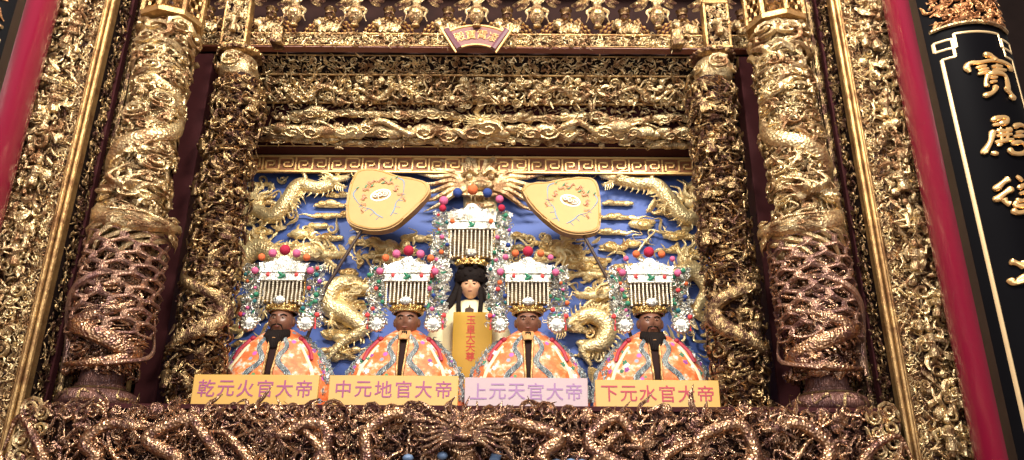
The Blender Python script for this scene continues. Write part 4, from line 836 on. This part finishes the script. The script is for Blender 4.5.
def deity(X, Y, label, seed, face_turn=0, beard=True, zs=0):
    rg = random.Random(seed)
    t = thing('deity_statue', label, 'statue', (X, Y, DECK), 'robed deity statues in orange along the front')
    ztop = 2.785; H = ztop-DECK
    nt, nz = 73, 26
    def ring(th, tt):
        a = np.interp(tt, [0, .35, .55, .75, .88, .95, 1.0], [.415, .415, .385, .30, .205, .14, .085]); b = np.interp(tt, [0, .5, .85, 1.0], [.27, .25, .16, .075])
        fold = 1+(.028*np.sin(th*11+seed)+.02*np.sin(th*19+2))*(1-tt)*np.clip(1.1-tt, 0, 1)
        return X+a*np.sin(th)*fold, Y+.03-b*np.cos(th)*fold
    Vg = []
    for tt in np.linspace(0, 1, nz):
        th = np.linspace(-PI, PI, 48, endpoint=False); x, y = ring(th, tt); s_ = .93
        Vg.append(np.stack([X+(x-X)*s_, Y+.03+(y-Y-.03)*s_, np.full(48, DECK+H*tt)], 1))
    V = np.concatenate(Vg); i = np.arange(nz-1)[:, None]*48; j = np.arange(48)[None]; j2 = (j+1) % 48
    part('inner_gown', M['dark'], t, (V, np.stack([i+j, i+j2, i+48+j2, i+48+j], -1).reshape(-1, 4), Z3))
    # the two halves of the cloak, open down the middle
    for s in (-1, 1):
        Vo = []
        for tt in np.linspace(0, 1, nz):
            gap = np.interp(tt, [0, .5, .75, .88, .95, 1], [.02, .03, .07, .13, .17, .1])+(.04 if s*face_turn > 0 else 0)*(tt < .9)
            th = s*np.linspace(gap, PI*.98, nt//2); x, y = ring(th, tt)
            Vo.append(np.stack([x, y, np.full(len(th), DECK+H*tt)], 1))
        m = nt//2; V = np.concatenate(Vo); i = np.arange(nz-1)[:, None]*m; j = np.arange(m-1)[None]
        Q = np.stack([i+j, i+j+1, i+m+j+1, i+m+j], -1).reshape(-1, 4)
        cl = part('cloak_half', M['robe'], t, (V, Q if s > 0 else Q[:, ::-1], Z3))
        def on(th, tt, off=.006):
            th = np.asarray(th, float); tt = np.asarray(tt, float); x, y = ring(th*s, tt); nx = np.sin(th*s); ny = -np.cos(th*s)
            return np.stack([x+nx*off, y+ny*off, DECK+H*tt], 1)
        tv = np.linspace(.3, .93, 30)
        wave = .24+.13*np.sin(tv*17+.4)+.10*(1-tv)
        part('embroidered_dragon', M['trim_silver'], cl, tube(on(wave*.8+.03, tv, .005), .0165+.004*np.sin(tv*4), .007, 6, up=(0, -1, .3)), tube(on(wave*.8+.085, tv, .003), .003, .004, 5, up=(0, -1, .3)))
        tv = np.linspace(.2, .98, 20)
        part('collar_band', M['gold_edge'], cl, tube(on(np.interp(tv, [0, .5, .75, .88, .95, 1], [.02, .03, .07, .13, .17, .1])+(.04 if s*face_turn > 0 else 0)*(tv < .9)+.02, tv, .004), .009, .006, 6, up=(0, -1, .3)))
        tv = np.linspace(.64, .885, 14)
        part('red_ribbon', M['ribbon'], t, tube(on(.86+.05*np.sin(tv*9), tv, .014), .0125, .006, 6, up=(0, -1, .3)), ell(on([.86], [.88], .014)[0], (.02, .014, .018), 8, 6))
        tv = np.linspace(.2, .8, 16)
        part('pale_stripe', M['cream'], cl, tube(on(.62+.35*(1-tv), tv, .004), .016*(1.3-tv), .004, 6, up=(0, -1, .3)))
        # sleeve trim: silver bands along the outer flank
        mbx = MB()
        for k in range(90):
            tt = rg.uniform(.25, .9); th = rg.uniform(1.0, 1.65); p = on([th], [tt], .0)[0]
            mbx.add(mapped(xf(MOT[rg.choice(['scroll', 's', 'flower'])][0], rg.uniform(.04, .065), rg.uniform(0, 6), (0, 0, 0)), lambda P, p=p: np.stack([p[0]+P[:, 0]*.8, p[1]-P[:, 2]*.5, p[2]+P[:, 1]], 1)))
        tv = np.linspace(.24, .9, 16); mbx.add(tube(on(1.35+0*tv, tv, -.002), .014, .006, 6, up=(0, -1, .3)))
        mbx.build('sleeve_trim', M['trim_silver'], cl)
        mbx = MB()
        for k in range(9):
            tt = rg.uniform(.32, .75); th = rg.uniform(.55, 1.2); p = on([th], [tt], .002)[0]
            part('embroidered_flower', M['pom_'+('purple', 'white', 'green')[k % 3]], cl, mapped(xf(MOT['flower'][0], rg.uniform(.035, .055), rg.uniform(0, 6)), lambda P, p=p: np.stack([p[0]+P[:, 0], p[1]-P[:, 2]*.3, p[2]+P[:, 1]], 1)))
    part('pleated_collar', M['pleat'], t, *[tube([(X+.05*math.sin(a), Y-.06*math.cos(a), ztop-.005), (X+.085*math.sin(a), Y-.105*math.cos(a), ztop-.04), (X+.05*math.sin(a), Y-.155*math.cos(a), ztop-.095)], [.010, .012, .006], [.006, .007, .004], 6) for a in np.linspace(-.42, .42, 6)])
    part('collar', M['robe'], t, lathe((X, Y+.02, ztop-.05), [(.085, -.02), (.095, .0), (.088, .035), (.07, .04)], 24))
    hc = np.array((X, Y-.02, 2.835+zs)); hr = (.083, .092, .108)
    hd = part('head', M['face'], t, head_geo(hc, hr), tube([(X, Y, ztop-.06), (X, Y, ztop+.02)], .05, None, 12, up=(0, 1, 0)), *[ell(hc+[s*.083, .012, -.0], (.014, .022, .032), 8, 6) for s in (-1, 1)])
    for s in (-1, 1): part('eye', M['eye'], hd, ell(hc+[s*.031, -.081, .012], (.013, .007, .0045), 10, 6), sharp=0)
    part('pupil', M['beard'], hd, *[ell(hc+[s*.031, -.087, .0115], (.005, .003, .0045), 8, 5) for s in (-1, 1)])
    part('eyebrow', M['beard'], hd, *[tube([hc+[s*.014, -.09, .026], hc+[s*.034, -.086, .034], hc+[s*.055, -.072, .028]], .0045, None, 5) for s in (-1, 1)])
    part('mouth', M['lip'], hd, ell(hc+[0, -.094, -.054], (.022, .008, .006), 10, 6))
    if beard is False: part('chin_tuft', M['beard'], hd, *[tube([hc+[q*.012, -.085, -.085], hc+[q*.015, -.1, -.115], hc+[q*.008, -.1, -.145]], [.009, .008, .002], None, 6) for q in (-1, 0, 1)])
    if beard:
        g = []
        for k in range(15):
            a = (k-7)/7*1.15; p = hc+np.array([.07*math.sin(a), -.085*math.cos(a), -.06-.028*math.cos(a)])
            g.append(tube([p, p+[.014*math.sin(a), -.034, -.045], p+[-.006*math.sin(a), -.05, -.095-.03*math.cos(a)]], [.018, .018, .004], None, 6))
        g += [tube([hc+[s*.004, -.103, -.04], hc+[s*.03, -.1, -.046], hc+[s*.045, -.09, -.08]], [.006, .006, .002], None, 5) for s in (-1, 1)]
        part('beard', M['beard'], hd, *g)
    cols = [(0, .215, .038, 'red'), (-.085, .19, .03, 'pink'), (.085, .19, .03, 'pink'), (-.16, .16, .026, 'orange'), (.16, .16, .026, 'orange'), (-.195, .06, .026, 'pink'), (.195, .06, .026, 'pink'), (-.1, .03, .014, 'coral'), (.1, .03, .014, 'coral')]
    if seed == 3: cols[1:5] = [(-.09, .20, .026, 'orange'), (.09, .20, .026, 'orange'), (-.16, .17, .022, 'pink'), (.16, .17, .022, 'pink')]
    if seed == 4: cols[1:5] = [(-.09, .20, .027, 'orange'), (.09, .20, .027, 'orange'), (-.165, .165, .02, 'pink'), (.165, .165, .02, 'pink')]
    crown(t, X, Y, 2.903+zs, 1.0, rg, .31, .15, .215, cols)
    return t
deity(-1.335, 5.3, 'orange-robed deity statue behind the leftmost yellow name board, beard showing', 1, 1)
deity(-.455, 5.3, 'orange-robed deity statue with silver crown, second from the left', 2, 0, False)
deity(.395, 5.3, 'orange-robed deity statue behind the pale pink name board', 3, 0, False)
deity(1.255, 5.3, 'orange-robed deity statue at the far right, black beard, behind the rightmost name board', 4, -1)
def emperor(X, Y):
    rg = random.Random(77)
    t = thing('emperor_statue', 'taller black-haired statue in cream robe and tall crown standing behind the others', 'statue', (X, Y, DECK))
    ztop = 3.135; H = ztop-DECK
    prof = [(0, .30), (.4, .29), (.7, .27), (.86, .255), (.95, .18), (1, .06)]
    V = []
    for tt in np.linspace(0, 1, 24):
        a = np.interp(tt, [p[0] for p in prof], [p[1] for p in prof]); th = np.linspace(-PI, PI, 48, endpoint=False); fd = 1+.03*np.sin(th*9)*(1-tt)
        V.append(np.stack([X+a*np.sin(th)*fd, Y-.6*a*np.cos(th)*fd, np.full(48, DECK+H*tt)], 1))
    V = np.concatenate(V); i = np.arange(23)[:, None]*48; j = np.arange(48)[None]; j2 = (j+1) % 48
    part('robe', M['cream'], t, (V, np.stack([i+j, i+j2, i+48+j2, i+48+j], -1).reshape(-1, 4), Z3))
    for s in (-1, 1):
        part('sleeve', M['cream'], t, tube(spline([(X+s*.15, Y, 3.016), (X+s*.24, Y-.04, 2.831), (X+s*.25, Y-.1, 2.626), (X+s*.1, Y-.06, 2.575)], 16), np.linspace(.07, .10, 16), None, 12, up=(0, 1, 0)))
        part('black_lapel', M['beard'], t, tube(spline([(X+s*.06, Y-.08, 3.087), (X+s*.05, Y-.135, 2.985), (X+s*.022, Y-.165, 2.872), (X+s*.012, Y-.18, 2.749)], 14), .014, .007, 6, up=(0, -1, .2)))
        part('crown_ribbon', M['beard'], t, tube(spline([(X+s*.08, Y-.04, 3.343), (X+s*.1, Y-.06, 3.220), (X+s*.14, Y-.08, 3.118), (X+s*.2, Y-.1, 3.016)], 16), np.linspace(.026, .036, 16), .012, 6, up=(0, -1, 0)), tube(spline([(X+s*.075, Y-.08, 3.220), (X+s*.085, Y-.13, 3.097), (X+s*.08, Y-.16, 2.995), (X+s*.075, Y-.17, 2.893)], 14), .018, .008, 6, up=(0, -1, .2)))
    part('inner_collar', M['pole'], t, tube(spline([(X, Y-.1, 3.067), (X, Y-.15, 2.985), (X, Y-.17, 2.893)], 8), [.05, .048, .044, .04, .034, .028, .02, .012], .012, 8, up=(0, -1, .2)))
    hc = np.array((X, Y-.05, 3.225)); hd = part('head', M['face_pale'], t, head_geo(hc, (.076, .088, .09)), tube([(X, Y, 3.016), (X, Y, 3.118)], .048, None, 12, up=(0, 1, 0)), *[ell(hc+[s*.078, .012, 0], (.014, .022, .034), 8, 6) for s in (-1, 1)])
    for s in (-1, 1): part('eye', M['beard'], hd, ell(hc+[s*.03, -.08, .008], (.014, .007, .004), 10, 6))
    part('mouth', M['lip'], hd, ell(hc+[0, -.09, -.054], (.018, .007, .005), 10, 6))
    part('eyebrow', M['beard'], hd, *[tube([hc+[s*.014, -.086, .026], hc+[s*.034, -.083, .033], hc+[s*.055, -.07, .026]], .004, None, 5) for s in (-1, 1)])
    ht = part('black_hat', M['beard'], t, lathe((X, Y-.01, 3.25), [(.09, 0), (.12, .008), (.135, .05), (.13, .09), (.11, .12), (.06, .145), (0, .15)], 28))
    part('hat_curl', M['beard'], ht, *[xf(MOT['puff'][0], .05, k, (0, 0, 0)) and mapped(xf(MOT['puff'][0], .055, k, (-.14+.035*k, .04+.035*(k % 3), .0)), cyl(X, Y-.01, 3.262, .122)) for k in range(9)])
    cols = [(0, .30, .04, 'orange'), (-.11, .275, .036, 'blue'), (.11, .275, .036, 'blue'), (-.21, .21, .034, 'pink'), (.2, .225, .03, 'pink'), (-.215, .15, .027, 'red'), (.215, .155, .027, 'red'), (-.14, .05, .02, 'orange'), (.14, .05, .02, 'orange')]
    crown(t, X, Y-.02, 3.394, 1.08, rg, .42, .19, .29, cols, 1.06)
emperor(-.036, 5.76)

# ------------------------------------------------------------------ name boards
def nameboard(x0, x1, y, z1, txt, mat, ink, label, tilt=0):
    t = thing('name_board', label, 'name board', ((x0+x1)/2, y, DECK), 'name boards in front of the statues')
    part('board', mat, t, box(x0, x1, y, y+.025, DECK, z1, .003))
    n = len(txt); f = plane(0, y, 0); w_ = (x1-x0)*.93/n
    for i, ch in enumerate(txt):
        g_ = xf(text_geo(ch, .112, .002, 0, .0007), 1, 0, (x0+(x1-x0)*.035+w_*(i+.5), z1-.085, .001)); part('character', ink, t, mapped(g_, f))
nameboard(-1.691, -0.913, 4.8, 2.377, '乾元火官大帝', M['plate_yellow'], M['ink_purple'], 'leftmost yellow name board lettered 乾元火官大帝 in mauve')
nameboard(-0.848, -0.047, 4.8, 2.377, '中元地官大帝', M['plate_yellow'], M['ink_purple'], 'yellow name board lettered 中元地官大帝, second from the left')
nameboard(-0.007, 0.755, 4.8, 2.368, '上元天官大帝', M['plate_glare'], M['ink_lilac'], 'name board with glare in its pale pink colour, lettered 上元天官大帝 in faint lilac')
nameboard(0.802, 1.569, 4.8, 2.359, '下元水官大帝', M['plate_yellow'], M['ink_rose'], 'rightmost yellow name board lettered 下元水官大帝 in rose')
t = thing('name_board', 'upright deep yellow name board with red 玉皇大天尊 below the tall middle statue', 'name board', (-.01, 5.54, DECK), 'name boards in front of the statues')
part('board', M['plate_deep'], t, box(-.15, .138, 5.54, 5.556, DECK, 2.985, .003))
for i, ch in enumerate('玉皇大天尊'):
    part('character', M['ink_red'], t, mapped(xf(text_geo(ch, .072, .002, 0, .0007), 1, 0, (-.018, 2.925-i*.068, .001)), plane(0, 5.54, 0)))

# ------------------------------------------------------------------ ceremonial fans
def fanthing(pts, pole, label, sx):
    Yf = 5.52
    f = lambda P: np.stack([P[:, 0], Yf-P[:, 2]+(.12)*(P[:, 1]-3.9), P[:, 1]], 1)
    k = 5.58/6.0
    cv = lambda x, y: (CAM[0]+(px(x, y)[0]-CAM[0])*k, CAM[2]+(px(x, y)[1]-CAM[2])*k)
    P = spline([cv(*p)+(0,) for p in pts+[pts[0]]], 72)[:-1]
    c = P.mean(0)
    t = thing('ceremonial_fan', label, 'fan', (c[0], Yf, 3.1), 'long-handled ceremonial fans')
    part('fan_blade', M['fan'], t, mapped(slab([(p[0], p[1]) for p in P], -.05, .05, .012), f))
    Q = c+(P-c)*.93; part('rim_line', M['fp_tan'], t, mapped(tube(np.concatenate([np.c_[Q[:, :2], np.full(len(Q), .05)], [[Q[0][0], Q[0][1], .05]]]), .004, .004, 5, cap=False), f))
    fl = lambda P_, s: f(P_)
    D = lambda dx, dz: (c[0]+dx, c[1]+dz, .051)
    ax = sx*.32; ca, sa = math.cos(ax), math.sin(ax)
    D = lambda dx, dz: (c[0]+ca*dx+sa*dz+sx*.02, c[1]-sa*dx+ca*dz+.015, .051)
    for q in (-1, 1):
        part('painted_dragon', M['fp_bluegrey'], t, mapped(tube(spline([D(q*.03, -.20), D(q*.07, -.155), D(q*.10, -.10), D(q*.155, -.06), D(q*.185, .0), D(q*.20, .07), D(q*.165, .11)], 30), .0042+.002*np.sin(np.linspace(0, 9, 30)), .003, 5), f),
             *[mapped(tube([D(q*(.05+.035*i), -.18+.045*i), D(q*(.085+.033*i), -.20+.05*i)], .003, .002, 4), f) for i in range(4)])
        part('painted_flower', M['fp_pink'], t, *[mapped(xf(MOT['s'][i % 2], .05, i*1.3, D(q*(.03+.033*i), .13-.012*i*i)), f) for i in range(4)], *[mapped(xf(MOT['s'][i % 2], .04, i*2.3, D(q*(.125+.02*i), .01-.05*i)), f) for i in range(3)])
        part('painted_leaf', M['fp_green'], t, *[mapped(xf(MOT['leaf'][i], .042, i*1.5, D(q*(.045+.055*i), .10+.012*i)), f) for i in range(3)])
    part('painted_medallion', M['fp_white'], t, mapped(tube([D(.075*math.cos(a), .045*math.sin(a)) for a in np.linspace(0, 2*PI, 25)], .007, .004, 5, cap=False), f), *[mapped(xf(MOT['scroll'][i], .06, i*2, D((i-1)*.038, 0)), f) for i in range(3)])
    a, b_ = cv(*pole[0]), cv(*pole[1])
    d = np.array(b_)-np.array(a); e = np.array(a)+d*3.4
    Pw = np.array([[a[0]-d[0]*.6, Yf+.03+.12*(a[1]-3.9), a[1]-d[1]*.6], [a[0], Yf+.0+.12*(a[1]-3.9), a[1]], [b_[0], 5.52, b_[1]], [a[0]+(b_[0]-a[0])*2.2, 5.6, DECK+.03]])
    part('pole', M['pole'], t, tube(Pw, .013, None, 10, up=(0, 1, 0)))
fanthing([(353, 186), (360, 174), (378, 173), (400, 180), (424, 185), (431, 192), (428, 202), (412, 220), (394, 234), (374, 237), (354, 231), (349, 220), (350, 202)], ((363, 236), (327, 291)), 'wooden ceremonial fan with painted dragons, leaning at the upper left of the middle statue', -1)
fanthing([(521, 194), (528, 188), (548, 186), (572, 182), (590, 182), (597, 190), (599, 208), (599, 226), (596, 237), (580, 241), (562, 238), (545, 226), (530, 210)], ((582, 239), (616, 298)), 'wooden ceremonial fan with painted dragons, leaning at the upper right of the middle statue', 1)
